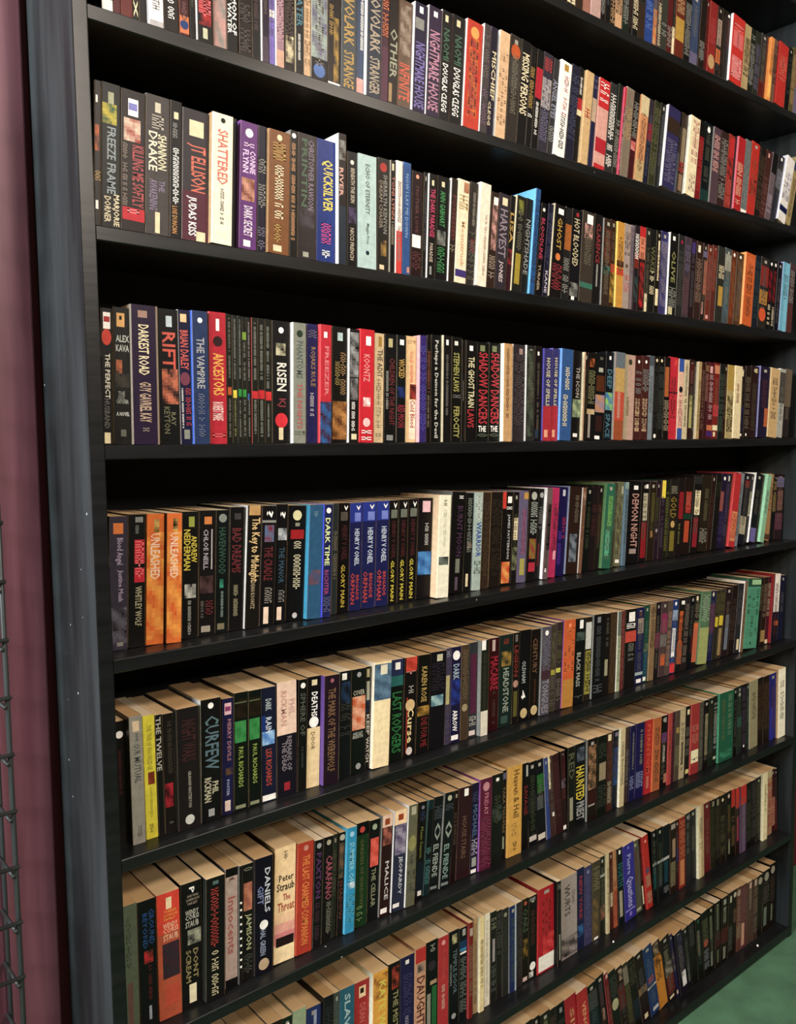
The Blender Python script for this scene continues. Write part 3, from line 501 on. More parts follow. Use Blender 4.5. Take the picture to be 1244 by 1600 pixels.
2;1331.6;25.7;172;75;10.8;382420;382420;;b|5,14|20,60|e0d8c0~s|20,80|10,90|8a7060
2;1357.3;18.4;171;78;10.7;281c1c;281c1c;;s|18,90|25,75|695e4f~b|4,8|35,65|a8a498~b|10,18|0,100|6a6480~b|22,66|30,90|a8604c~b|76,92|20,60|b08078
2;1375.7;21.0;170;80;10.8;6a3024;b89468;;s|14,75|25,75|715958~b|4,8|35,65|a8a498~p|10,60|10,90|8a3828/6a3024~b|92,97|20,70|d09c94
2;1396.7;19.5;172;81;10.6;5c2c24;5c2c24;;s|18,60|25,75|795c49~b|4,8|35,65|a8a498~p|5,60|10,90|8a3020/5c2c24
2;1416.2;31.4;172;83;9.3;30302c;30302c;thick black paperback with a yellow panel at mid-height on the third shelf down;s|25,42|20,90|e0d2ac~b|52,78|30,90|b08c38
2;1447.6;27.3;172;86;10.0;485458;8c8c86;;s|18,75|25,75|797a6d~b|4,8|35,65|a8a498~b|8,30|0,100|98988c~p|40,90|10,90|506870/485458
2;1474.9;21.3;170;90;9.7;643018;643018;;s|18,75|25,75|69542f~b|4,8|35,65|a8a498~p|14,90|20,90|904828/643018~o|3,8||f4f0ea
2;1496.2;31.4;168;94;8.9;4c3420;4c3420;;s|24,90|25,75|625b56~b|4,8|35,65|a8a498~p|10,95|10,90|6a5038/4c3420~o|4,8||f4f0ea
2;1527.6;44.4;170;96;3.9;c05c20;f0a860;thick orange paperback with an orange picture on the third shelf down;s|14,90|25,75|7e4726~p|5,25|10,90|d06838/c05c20
2;1582.5;27.3;172;97;9.5;1c2430;1c2430;;s|8,90|10,90|304850
2;1609.8;39.3;171;98;9.4;302c28;302c28;thick black paperback with a red panel near its top on the third shelf down;s|14,75|25,75|54575a~b|4,8|35,65|a8a498~b|12,40|0,100|8a2820~b|46,66|0,100|a87830~o|70,90||d05828
2;1649.0;23.4;170;101;10.5;141212;141212;;o|3,8||f4f0ea~p|14,60|20,80|8a1824/141212~s|64,96|30,80|e0d2ac
2;1672.4;20.0;170;101;11.1;141212;141212;;o|3,8||f4f0ea~p|14,60|20,80|8a1824/141212~s|64,96|30,80|e0d2ac
2;1692.5;22.4;170;102;9.9;101020;101020;;s|24,90|25,75|5d5851~b|4,8|35,65|a8a498
2;1714.8;36.4;171;102;8.0;68a8c0;9094b8;;s|18,60|25,75|526d76~b|0,100|40,90|78b8d0
2;1757.6;28.0;174;101;11.2;503840;503840;;s|10,60|10,90|8c8c86~b|60,100|0,100|5c3434
3;-0.1;14.9;170;31;11.1;181616;181616;black paperback with THE PERFECT in white on the fourth shelf down;b|3,15|20,85|f4f0ea~b|6,10|25,80|b03030~o|15,27||c84030~t|33,66|35,80|d0c8b8|THE PERFECT~t|66,88|25,75|585450|HUSBAND~b|91,99|25,80|e0d2ac
3;14.8;23.7;172;30;9.7;201e1c;201e1c;black paperback with a dark brown picture on the fourth shelf down;b|4,14|20,65|d0a060~b|6,9|35,50|141212~h|20,25|15,90|b0b0a8|ALEX~h|27,32|15,90|b0b0a8|KAVA~p|38,48|15,50|c07048/302824~p|48,58|10,90|4a443c/201e1c~h|61,64|25,65|8a8a82|THE~h|64,67|25,65|8a8a82|SOUL~h|67,70|15,85|a0a098|CATCHER~h|76,79|15,90|c0c0b8|A NOVEL~b|89,94|40,70|6a6a60
3;38.5;36.1;177;15;4.3;2c1c36;a89c88;thick dark purple paperback with DARKEST ROAD in cream on the fourth shelf down;b|4,9|25,60|a08070~t|14,50|25,65|d8c8a0|DARKEST ROAD~a|55,84|25,70|b89c80|GUY GAVRIEL KAY~s|88,92|35,60|8a7c70~b|0,100|92,99|887868
3;76.8;28.7;176;9;9.3;141414;141414;black paperback with RIFT in red on the fourth shelf down;b|5,13|40,70|c0ccd0~t|17,44|20,85|c84830|RIFT~p|44,70|15,95|d07858/2a2020~a|76,86|55,80|6a6848|RAY~a|72,92|20,50|6a6848|KEYTON
3;105.5;17.1;177;5;9.3;1c1c3a;f4f0ea;navy paperback with red lettering, right of the black RIFT book, fourth shelf down;b|3,9|20,75|e0c090~a|15,44|15,85|c85040|BRIAN DAILEY~o|46,56||7a4050~s|58,88|50,95|b02838~s|58,88|15,30|f4f0ea~b|89,96|30,80|8a8c80
3;122.6;23.5;177;10;4.6;2c3c60;4a70c8;navy paperback with grey lettering, left of the red ANCESTORS book, fourth shelf down;o|5,9||f4f0ea~t|20,58|25,75|a0a0a0|THE VAMPIRE~s|62,95|30,70|606880
3;147.4;26.1;178;17;7.3;b42436;c04858;red paperback with ANCESTORS in yellow on the fourth shelf down;b|5,14|40,60|f4f0ea~o|18,26||3a2020~t|31,63|20,85|e0a838|ANCESTORS~a|68,82|15,80|e8c8c0|ROBERT MARE~s|92,97|10,90|d06060
3;175.5;8.3;178;18;11.0;20221c;20221c;thin black paperback with grey lettering, right of the red ANCESTORS book, fourth shelf down;s|3,50|30,70|8a8c80~b|56,62|10,90|c06030~s|65,95|30,70|8a8c80
3;183.8;8.0;177;18;10.8;20221c;20221c;thin black paperback with grey lettering and a yellow band at mid-height, fourth shelf down;s|3,50|30,70|8a8c80~b|58,64|10,90|d8c838~s|65,95|30,70|8a8c50
3;191.8;6.8;177;19;10.0;20221c;20221c;thin black paperback with grey lettering and a green band at mid-height, fourth shelf down;s|3,50|30,70|8a8c80~b|57,63|10,90|2c8a3c~s|65,95|30,70|8a8c80
3;198.6;7.8;176;19;10.4;20221c;20221c;thin black paperback with grey lettering and a green band near its top, fourth shelf down;b|12,18|5,95|7a9838~s|20,50|30,70|8a8c80~b|57,63|10,90|2c8a3c~s|65,95|30,70|8a8c80
3;206.4;6.7;176;19;10.7;20221c;20221c;;s|3,50|30,70|a08c90~b|60,65|10,60|4060a0~s|65,95|30,70|8a8c80
3;213.1;10.6;176;20;9.0;20221c;902020;black paperback, third to the left of the black RISEN book, fourth shelf down;s|3,50|30,70|8a8c80~b|58,64|0,99|c02830~s|65,95|30,70|8a8c80
3;223.6;11.8;176;20;10.4;20221c;20221c;black paperback, second to the left of the black RISEN book, fourth shelf down;s|3,50|30,70|8a8c80~b|57,64|0,99|c02830~s|65,95|30,70|8a8c80
3;235.5;11.4;176;21;11.0;20221c;20221c;thin black paperback with grey lettering, left of the black RISEN book, fourth shelf down;s|6,56|20,60|8a8c80~b|58,65|0,99|c83030~s|67,95|30,60|8a8c80
3;246.9;30.4;175;22;10.7;1a1818;1a1818;black paperback with RISEN in white on the fourth shelf down;o|5,10||f4f0ea~p|18,28|20,75|c8c0a0/1a1818~t|34,57|25,80|d8d4c8|RISEN~t|63,70|25,75|7c2428|KJ~o|75,87||d02c38~b|87,97|35,60|d8c8a0
3;277.2;23.2;174;26;4.0;8a8c80;f4f0ea;grey paperback with pale green lettering, left of the navy ROJAKS RULE book, fourth shelf down;o|6,12||304030~t|15,46|25,75|506058|PHANTOMS~t|50,88|30,70|b05050|THE NIGHTS~s|90,96|10,90|606858
3;304.4;19.9;175;27;9.9;2c2a60;2c2a60;navy paperback with ROJAKS RULE in brown on the fourth shelf down;s|5,12|10,90|6a6480~t|19,52|25,80|987850|ROJAKS RULE~s|56,78|30,65|d0c8d0
3;324.3;20.9;175;29;4.0;c02838;e85058;red paperback with a blue picture on the fourth shelf down;b|6,11|30,60|f4f0ea~t|18,60|40,75|d87c80|FREEZER~p|65,100|0,99|3068a0/481c2c
3;349.8;28.6;175;30;10.7;1c1814;1c1814;black paperback with a brown picture on the fourth shelf down;b|5,12|35,70|b8d0d0~s|22,60|55,90|9a7848~s|30,52|20,50|a08c48~p|64,97|5,99|6a4020/c08848
3;378.4;18.9;173;32;5.6;201c1c;f4f0ea;black paperback with a grey picture on the fourth shelf down;p|3,42|5,95|a0a0a0/201c1c~p|43,62|10,90|8a8888/383434~s|64,90|25,60|f4f0ea~b|92,97|25,80|e0d2ac
3;397.3;28.7;174;34;4.7;c81c30;e04048;red paperback with pink lettering on the fourth shelf down;b|6,14|40,75|f4f0ea~a|22,46|25,70|e09090|KOONTZ~p|60,68|25,75|f4f0ea/c81c30~o|78,86||e8c0c0~s|89,98|15,85|f4f0ea
3;430.9;19.5;171;32;11.1;d8c098;d8c098;tan paperback with cream lettering, right of the red book with pink lettering, fourth shelf down;b|3,12|40,75|b08c40~t|15,40|30,85|504840|THE ADIT~s|42,97|20,70|b0a080
3;450.4;24.9;171;30;9.8;161616;161616;black paperback with CHILDREN OF THE NIGHT in maroon on the fourth shelf down;b|4,12|30,65|b8b080~t|22,84|40,85|6c1c20|CHILDREN OF THE NIGHT~s|34,70|12,32|a8a8a0~b|93,98|20,75|8a8a88
3;475.4;19.8;171;29;9.8;141818;8c8c86;black paperback with red lettering, left of the tan Cold Blood book, fourth shelf down;b|4,9|30,75|f4f0ea~t|22,40|20,85|b89440|WICKED~p|48,58|10,90|2c3c7c/141818~t|65,86|10,90|902030|RED MOON
3;495.2;22.8;171;27;11.1;dcbc8c;dcbc8c;tan paperback with Cold Blood in red on the fourth shelf down;s|4,10|10,90|b89868~t|14,44|40,70|d06050|COLD WHISPER~p|45,59|40,99|3a1818/a03828~b|60,97|35,99|e8d8c0~t|60,86|45,90|a03038|Cold Blood
3;518.0;15.3;173;26;2.5;3c2c70;d8a8a8;plain blue paperback on the fourth shelf down;s|10,90|10,90|5048a0
3;539.2;9.8;176;25;9.2;1c1618;1c1618;;s|15,55|20,70|a05840~s|56,86|20,60|a09080
3;549.0;22.8;177;24;9.1;141414;141414;black paperback with white lettering, left of the black book with grey lettering, fourth shelf down;t|5,96|25,70|c8c8c0|Perhaps a Demon for the Devil
3;571.8;19.0;177;23;4.2;181616;e0d2ac;black paperback with grey lettering, left of the black FEROCITY book, fourth shelf down;b|4,9|30,60|f4f0ea~s|18,76|30,60|787470
3;597.1;23.7;177;23;11.0;181814;181814;black paperback with FEROCITY in yellow on the fourth shelf down;b|4,8|25,60|f4f0ea~a|15,52|15,75|b0ac60|STEPHEN LAWS~s|55,60|10,90|808080~t|66,96|20,80|b0ac60|FEROCITY
3;620.8;7.6;174;23;10.7;141414;141414;;s|40,60|30,60|8c8c86
3;628.4;27.8;173;23;9.2;161414;161414;black paperback with THE GHOST TRAIN in cream on the fourth shelf down;b|5,10|30,60|f4f0ea~t|16,66|20,75|d0c8a0|THE GHOST TRAIN~a|68,86|15,75|b02830|LAWS
3;656.2;30.4;172;22;10.8;141814;5a5c58;black paperback, just right of the black THE GHOST TRAIN book, fourth shelf down;b|3,9|25,65|808460~t|10,82|15,90|b82838|SHADOW DANCERS~h|84,90|15,80|f4f0ea|THE~s|92,96|10,90|606858
3;686.6;29.2;173;22;11.2;141814;5a5c58;black paperback, second to the right of the black THE GHOST TRAIN book, fourth shelf down;b|3,9|25,65|808460~t|10,82|15,90|b82838|SHADOW DANCERS~h|84,90|15,80|f4f0ea|THE~s|92,96|10,90|606858
3;715.8;23.2;173;22;3.4;c09868;f4ecd8;tan paperback with brown lettering, right of the black SHADOW DANCERS book, fourth shelf down;s|5,76|30,60|705030
3;745.7;31.9;174;24;9.6;383236;f4f0ea;black paperback with maroon lettering, right of the tan book with brown lettering, fourth shelf down;s|10,90|10,90|504448~b|4,10|50,80|a08880
3;777.6;22.6;174;27;6.1;2c2e2a;f4f0ea;black paperback with a dark green picture on the fourth shelf down;s|18,60|25,75|615d4c~b|4,8|35,65|a8a498~p|5,95|10,90|505848/2c2e2a
3;803.7;20.5;175;28;9.1;1c1618;1c1618;black paperback with brown lettering, left of the blue book with cream lettering, fourth shelf down;b|6,10|30,55|f4f0ea~s|18,90|30,60|706458~b|88,97|10,60|304050
3;824.2;25.0;171;35;6.8;3a3870;6058c0;blue paperback, seventh to the right of the black THE GHOST TRAIN book, fourth shelf down;b|62,100|0,100|a82c38~a|10,62|30,75|c8c090|HOUSE OF SPELLS~b|88,96|20,60|e0a080
3;849.2;20.1;173;41;8.1;3a3870;8070d0;blue paperback, seventh to the left of the brown book, fourth shelf down;b|62,100|0,100|a82c38~a|10,62|30,75|c8c090|HOUSE OF SPELLS~b|88,96|20,60|e0a080
3;869.3;33.9;173;48;3.4;34588c;78a8e8;thick blue paperback with cream lettering on the fourth shelf down;s|20,44|35,70|e0d2ac~s|50,84|20,60|e0d2ac
3;911.4;26.2;173;48;10.1;181416;181416;black paperback with a pale green picture, left of the black book, fourth shelf down;t|18,52|35,80|a8a098|THE ICON~p|54,74|5,95|a8b890/506050~b|92,96|20,70|f4f0ea
3;937.6;11.8;171;48;4.6;201814;e8d8b0;;s|18,90|25,75|47482d~b|4,8|35,65|a8a498~b|0,100|0,30|c89c80
3;956.0;25.4;171;48;9.8;181412;181412;black paperback with olive lettering, left of the black book with grey lettering, fourth shelf down;p|6,16|20,80|b06030/181412~s|20,60|10,90|808058~b|64,70|0,100|c0a880~b|70,97|20,50|a09890
3;981.4;32.6;173;47;10.9;141618;141618;thick black paperback with a tan picture on the fourth shelf down;s|5,12|40,70|8a8c80~b|17,22|30,75|a8a898~b|26,44|10,90|583018~p|48,68|5,99|c08850/8080a0~b|72,90|15,80|38201c~b|95,99|10,60|f4f0ea
3;1014.1;25.4;177;46;10.8;141820;141820;black paperback with a blue picture on the fourth shelf down;b|5,9|40,65|f4f0ea~t|20,42|20,80|487888|DEEP~p|46,66|5,95|2868b0/90c050~t|70,97|15,75|487888|SPACE
3;1039.5;32.1;177;45;6.3;98502c;8c8c86;thick brown paperback with a red panel at mid-height on the fourth shelf down;b|0,18|0,100|687078~b|18,45|0,100|b89858~b|45,78|0,100|b84c34~s|46,78|30,60|d0b0a0
3;1075.8;35.3;174;45;9.4;b8988a;b8988a;thick tan paperback with an olive panel at mid-height on the fourth shelf down;b|0,100|0,30|a89c80~s|50,72|20,50|807048~o|5,12||404030
3;1111.1;24.5;174;43;9.5;4a2420;4a2420;maroon paperback with grey lettering, right of the tan book with olive lettering, fourth shelf down;o|5,9||f4f0ea~s|16,46|10,90|808080~b|50,72|15,80|a88c70~b|74,90|15,80|a88c70~s|50,90|10,90|4a2420
3;1135.7;26.4;175;42;9.4;4a2420;4a2420;maroon paperback with grey lettering, right of the maroon book with grey lettering, fourth shelf down;o|5,9||f4f0ea~s|16,46|10,90|808080~b|50,72|15,80|a88c70~b|74,90|15,80|a88c70~s|50,90|10,90|4a2420
3;1162.0;17.4;177;40;10.2;78848c;78848c;;s|24,75|25,75|5a5b5c~b|0,12|0,100|505860
3;1179.4;17.0;177;39;9.4;181614;181614;;o|3,7||e0d2ac~o|93,98||f4f0ea~s|12,88|10,90|2c3030
3;1196.4;20.4;177;39;9.8;181614;181614;;o|3,7||e0d2ac~s|12,88|10,90|404840
3;1216.8;22.2;177;38;9.1;1a1412;1a1412;;b|12,48|10,80|a86030~s|50,90|10,90|a09078
3;1239.0;32.4;178;37;11.0;c02438;c02438;thick red paperback with a red picture on the fourth shelf down;s|24,75|25,75|7e2b32~p|3,10|50,90|e05848/c02438~b|42,44|0,100|401018
3;1271.4;20.4;176;44;9.6;d8b098;d8b098;;b|0,16|0,100|3858a0~b|86,100|0,100|3858a0~o|34,42||202028~s|45,85|10,90|c08080
3;1291.8;20.8;175;48;9.9;c8b898;c8b898;;s|5,85|30,70|505848
3;1312.6;20.6;177;51;10.2;301818;301818;;s|14,60|25,75|635243~b|4,8|35,65|a8a498~b|5,30|0,100|501c1c~b|45,86|20,80|a09c60
3;1333.2;6.8;176;56;11.0;201e1c;201e1c;;s|8,90|10,90|808078
3;1340.0;13.1;173;59;4.8;a89060;b8a888;;s|24,90|25,75|726146
3;1363.4;14.3;173;58;11.0;401c18;401c18;;s|10,90|10,90|806050
3;1377.6;13.5;174;57;10.0;401a20;401a20;;b|4,12|0,100|806040~s|15,50|10,90|a07060
3;1391.2;24.4;174;55;10.1;581820;581820;;b|5,14|20,70|d0a0a0~s|16,75|20,80|b8a0a0~b|82,89|0,100|c07048~b|90,97|0,100|4a2a70
3;1415.6;22.7;174;53;10.1;782018;782018;;s|18,75|25,75|875643~b|4,8|35,65|a8a498~b|3,14|0,100|c08060~b|55,70|0,100|b83038~b|82,89|0,100|e0d2ac~b|91,97|20,60|e0d2ac
3;1438.3;21.3;173;51;8.8;1c201c;1c201c;;s|14,90|10,90|485848
3;1459.6;13.1;173;49;9.9;382018;382018;;s|14,75|25,75|675643~b|4,8|35,65|a8a498
3;1472.7;30.1;172;48;9.2;a89868;a89868;;b|0,35|0,100|a88c40~p|42,60|10,90|403020/a89868~s|60,92|10,90|403020
3;1502.8;33.4;171;45;6.8;d8c8a0;d8c8a0;;s|22,52|30,60|903038
3;1536.2;18.0;172;51;10.7;241818;241818;;s|18,60|25,75|49482f~b|4,8|35,65|a8a498~b|7,14|20,60|e0d2ac~p|55,90|10,90|28305c/241818~o|93,97||f4f0ea
3;1554.2;25.4;173;55;9.2;281c18;281c18;;s|15,90|10,90|706450~o|93,97||f4f0ea
3;1579.6;36.6;174;59;9.9;301a18;301a18;thick maroon paperback with a cream band near its top on the fourth shelf down;s|24,90|25,75|4f492f~b|4,8|35,65|a8a498~b|3,9|50,80|c0b080
3;1616.2;46.7;174;69;6.5;241c38;8080b0;thick dark purple paperback with an orange panel at mid-height on the fourth shelf down;s|18,60|25,75|582c35~b|4,8|35,65|a8a498~b|58,84|60,99|b06038
3;1662.9;45.3;172;81;4.6;c4a474;c8b488;plain thick tan paperback, right of the dark purple book, fourth shelf down;s|14,75|25,75|806b50
3;1712.2;29.9;173;83;6.6;a8a8a0;f4f0ea;;s|24,75|25,75|726d66~b|5,50|0,100|504c48
3;1749.0;33.8;174;83;10.0;483c34;483c34;;s|14,75|25,75|6f6451~b|4,8|35,65|a8a498~b|0,55|0,100|706050~b|55,100|0,100|302828
4;10.3;25.3;178;40;42.1;3c3644;3c3644;dark purple paperback with Blood Angel in mauve on the fifth shelf down;b|5,13|20,75|d07838~t|16,36|30,75|a090a8|Blood Angel~a|40,64|40,75|a090a8|Justine Musk~p|68,95|5,95|686470/282428~b|94,97|40,75|8a8680
4;35.6;24.2;179;43;42.7;181614;181614;black paperback with pink lettering, right of the dark purple Blood Angel book, fifth shelf down;b|2,6|40,85|8c8c86~s|6,16|40,60|808880~b|19,37|35,95|c02838~b|40,51|35,95|c02838~s|20,50|40,90|e06868~t|54,84|40,80|a8a080|WHITLEY WOLF
4;59.9;25.7;178;46;41.1;d87028;d87028;orange paperback, second to the right of the dark purple Blood Angel book, fifth shelf down;p|4,14|40,70|1c1410/d8b060~p|14,96|0,99|d06020/e8a040~t|15,50|20,75|e8c8b0|UNLEASHED
4;85.6;22.4;178;43;33.1;d87028;141212;orange paperback, third to the right of the dark purple Blood Angel book, fifth shelf down;p|4,14|40,70|1c1410/d8b060~p|14,96|0,99|d06020/e8a040~t|15,50|20,75|e8c8b0|UNLEASHED
4;111.9;25.1;178;40;41.4;181614;181614;black paperback with yellow lettering, right of the orange book with tan lettering, fifth shelf down;b|4,12|40,75|a0a848~a|14,46|10,50|d8c434|NEIDERMAN~a|19,40|55,90|d8c434|ANDREW~s|49,54|10,90|405868~p|57,68|15,85|181614/c8c8c0~s|70,98|35,55|b0b0a8
4;137.0;26.4;178;43;41.5;1a1616;1a1616;black paperback with a maroon picture and grey lettering, fifth shelf down;b|5,11|30,75|d08040~t|15,47|25,55|a8a0a8|CHLOE NEILL~b|15,47|72,80|b0a8a8~p|52,66|5,85|302020/584040~s|72,86|40,85|6a2024~s|72,86|10,30|706860~b|92,97|15,70|a09888
4;163.5;21.0;177;46;42.7;121816;121816;black paperback with dark green lettering, left of the black BAD DREAMS book, fifth shelf down;o|3,10||8a9088~t|14,52|20,75|285040|HAVENWOOD~p|56,63|30,60|40a080/121816~s|66,88|40,60|90a098~b|92,97|15,70|807860
4;184.5;23.9;180;48;42.0;161414;161414;black paperback with BAD DREAMS in maroon on the fifth shelf down;b|5,10|30,75|484444~t|17,53|15,80|6c1c24|BAD DREAMS~s|63,88|30,60|a09878
4;208.4;24.2;181;62;38.1;1c1814;f4f0ea;black paperback with The Key to Midnight in cream on the fifth shelf down;b|0,8|10,90|c09860~t|10,62|15,90|d8b880|The Key to Midnight~a|62,84|35,65|a89878|DEAN KOONTZ
4;232.6;25.4;179;60;37.6;161414;48384c;black paperback with maroon lettering, left of the black book with white lettering, fifth shelf down;t|4,10|30,75|f4f0ea|?~b|12,14|0,100|8c8c86~p|16,30|20,85|802838/587898~t|34,62|20,80|6c1c24|THE CRADLE~s|68,82|30,80|908880~b|84,98|25,60|e8d0b8
4;258.1;21.3;180;58;40.0;141416;606468;black paperback with navy lettering, right of the black book with white lettering, fifth shelf down;t|6,12|35,80|f4f0ea|?~p|20,30|20,95|505458/c0c4c8~t|36,66|30,80|345060|THE MANOR~s|72,84|35,85|807c78~b|86,97|25,65|e8d0b8
4;280.5;32.5;176;60;41.9;121212;121212;black paperback with cream lettering, left of the blue book with teal lettering, fifth shelf down;o|4,13||d8d0a0~b|15,18|40,65|909080~b|21,29|15,90|a01c20~s|31,75|35,75|c8c0a0~o|93,98||c0c0c0
4;312.9;26.2;176;62;33.3;305c7c;40a0c0;blue paperback with a maroon picture on the fifth shelf down;s|4,12|30,60|7098a8~p|57,70|10,90|784850/305c7c
4;339.1;16.9;176;53;30.0;222858;4858e0;navy paperback with DARK TIME in cream on the fifth shelf down;o|3,8||f4f0ea~t|12,54|15,70|d8e0a0|DARK TIME~t|58,80|15,65|a04070|RICHTER~s|82,97|10,90|606080
4;364.3;11.4;176;48;42.0;303838;8c8c86;thin black paperback with olive lettering, right of the navy DARK TIME book, fifth shelf down;s|25,70|20,80|807868
4;375.7;23.4;175;45;42.5;161212;161212;black paperback, second to the right of the navy DARK TIME book, fifth shelf down;t|2,7|50,80|f4f0ea|)~b|8,16|20,80|605850~a|20,52|30,80|4c1418|HENRY V ONEIL~t|56,95|30,65|c8b030|GLORY MAIN
4;399.1;24.5;174;38;41.9;202454;202454;navy paperback, third to the right of the navy DARK TIME book, fifth shelf down;b|0,18|0,100|2c3c90~t|2,7|55,85|f4f0ea|)~b|9,17|40,90|7884c8~a|24,58|40,80|c0c8d8|HENRY V ONEIL~t|65,94|10,45|b84030|ORPHAN~t|67,90|55,80|b84030|BRIGADE
4;423.6;28.8;174;39;42.1;202454;202454;navy paperback, fourth to the right of the navy DARK TIME book, fifth shelf down;b|0,18|0,100|2c3c90~t|2,7|55,85|f4f0ea|)~b|9,17|40,90|7884c8~a|24,58|40,80|c0c8d8|HENRY V ONEIL~t|65,94|10,45|b84030|ORPHAN~t|67,90|55,80|b84030|BRIGADE
4;452.4;27.8;174;39;41.9;202454;202454;navy paperback, fifth to the right of the navy DARK TIME book, fifth shelf down;b|0,18|0,100|2c3c90~t|2,7|55,85|f4f0ea|)~b|9,17|40,90|7884c8~a|24,58|40,80|c0c8d8|HENRY V ONEIL~t|65,94|10,45|b84030|ORPHAN~t|67,90|55,80|b84030|BRIGADE
4;480.3;19.5;174;40;43.1;161212;161212;black paperback, fourth to the left of the white book, fifth shelf down;t|2,8|50,85|f4f0ea|)~b|9,17|20,90|707468~a|20,56|30,75|501418|HENRY V ONEIL~t|58,97|25,65|c8b830|GLORY MAIN
4;499.8;20.7;174;43;42.5;161212;161212;black paperback, third to the left of the white book, fifth shelf down;t|2,8|50,85|f4f0ea|)~b|9,17|20,90|707468~a|20,56|30,75|501418|HENRY V ONEIL~t|58,97|25,65|c8b830|GLORY MAIN
4;520.4;21.5;174;46;42.9;161212;161212;black paperback, second to the left of the white book, fifth shelf down;t|2,8|50,85|f4f0ea|)~b|9,17|20,90|707468~a|20,56|30,75|501418|HENRY V ONEIL~t|58,97|25,65|c8b830|GLORY MAIN
4;542.0;33.0;174;50;43.1;161214;161214;black paperback with a blue picture, right of the black GLORY MAIN book, fifth shelf down;b|3,14|30,85|e0b8c0~s|25,48|50,75|b8b8b8~p|53,76|5,99|2c5c98/5090c8
4;575.0;28.4;178;57;27.4;e8e4cc;e8c8a0;white paperback with a grey picture on the fifth shelf down;s|5,12|35,65|707058~p|60,68|10,90|788078/303430~s|14,50|40,60|d8d8c0
4;617.0;35.1;181;64;42.1;181616;8c8c86;thick black paperback with dark purple lettering on the fifth shelf down;s|4,12|50,80|f4f0ea~t|14,64|40,80|503050|BURNT MOON~b|66,80|40,70|808478~b|84,97|40,60|685868
4;652.1;20.8;178;60;43.1;181816;8c8c86;black paperback with grey lettering, left of the grey WARRIOR book, fifth shelf down;s|3,60|30,80|808880~p|50,56|40,90|b08878/181816~b|82,95|30,60|e0d2ac
4;672.9;21.1;178;57;39.8;a4b4ac;a4b4ac;grey paperback with WARRIOR in blue on the fifth shelf down;s|5,30|10,90|c8d0c8~t|30,66|25,90|2c4c98|WARRIOR~s|70,86|10,90|7c8c80
4;695.3;19.8;177;58;41.1;3a2c20;3a2c20;plain dark brown paperback, right of the grey WARRIOR book, fifth shelf down;s|10,90|10,90|4c3a28
4;715.0;31.1;176;59;41.1;241c16;b89468;thick black paperback with dark brown lettering, right of the dark brown book, fifth shelf down;s|8,90|10,90|302418
4;746.1;28.3;175;60;41.9;181414;181414;black paperback with a red picture on the fifth shelf down;b|0,18|0,35|c83c30~b|5,12|50,90|f4f0ea~s|16,22|40,95|f4f0ea~a|24,72|50,80|b0b0b0|JAMES PATTERSON~p|75,98|10,90|c04020/e0a050
4;774.4;16.2;174;61;41.0;1c1816;1c1816;black paperback with an olive picture on the fifth shelf down;s|24,60|25,75|45482e~b|4,8|35,65|a8a498~b|28,52|20,90|e0d2ac~p|60,85|10,90|808460/1c1816
4;790.6;26.3;175;62;41.4;68607c;7c7890;mauve paperback with purple lettering, left of the black book with grey lettering, fifth shelf down;b|2,9|50,99|c09048~s|20,70|40,80|a04868~b|74,92|30,80|a8a050
4;816.9;27.0;177;73;41.0;181414;181414;black paperback with grey lettering, right of the mauve book with purple lettering, fifth shelf down;o|3,12||b0b0a8~s|14,50|20,90|a0a8a0~p|54,76|20,90|807828/902838~b|80,90|20,90|b02c40
4;844.0;14.5;177;86;42.4;141414;141414;;o|4,10||a0a0a0~s|20,50|10,90|707070~b|60,85|20,60|601820
4;858.5;16.8;178;89;35.7;6c5c5c;f4f0ea;;s|14,90|25,75|544744~b|18,68|30,90|141212~b|88,92|30,60|f4f0ea
4;880.3;20.9;177;86;40.0;b82c60;c84878;purple paperback with a purple picture on the fifth shelf down;s|18,75|25,75|7a2f46~p|20,70|40,90|801840/b82c60~b|70,80|50,90|e0a0b0
4;902.6;26.6;177;82;41.2;20184c;20184c;navy paperback with purple lettering, right of the purple book with a picture, fifth shelf down;b|3,10|40,70|c0c0c8~s|34,60|50,90|a02050~s|50,88|10,50|6030a0
4;929.2;38.3;176;86;37.5;301e18;8890a8;thick dark brown paperback with a navy picture on the fifth shelf down;s|10,50|50,80|706858~p|54,86|20,80|303848/808890
4;967.5;12.1;174;93;36.4;7c5844;f4f0ea;;s|14,60|25,75|5c4538~p|5,20|10,90|a88870/7c5844
4;985.6;20.7;174;95;41.1;141816;141816;plain black paperback, right of the brown book with a picture, fifth shelf down;s|18,75|25,75|41482e~b|4,8|35,65|a8a498
4;1006.2;21.1;175;97;42.9;241a1c;241a1c;black paperback with maroon lettering, right of the black book, fifth shelf down;s|20,60|10,90|4a2020
4;1027.3;16.5;176;99;43.1;201818;201818;;s|24,75|25,75|47482f~b|4,8|35,65|a8a498~p|20,70|10,90|4a1c1c/201818
4;1043.8;30.6;178;99;36.3;2c6850;5c8050;plain green paperback on the fifth shelf down;s|14,90|25,75|617a5f~b|4,8|35,65|a8a498~b|15,50|30,80|60a050~b|55,85|20,70|58a888
4;1074.5;15.2;179;89;40.1;484838;8c8c86;;s|10,60|10,90|607060
4;1091.9;23.6;180;83;41.8;6c6c50;6c6c50;olive paperback with an olive picture, left of the slate blue book, fifth shelf down;s|18,90|25,75|544f3e~b|5,14|60,90|a8a890~p|20,85|10,90|848460/5c5840~b|92,96|20,80|f4f0ea
4;1115.5;13.4;179;71;38.0;5c7484;5c7484;;s|14,75|25,75|4c5358~b|0,8|0,100|88a098
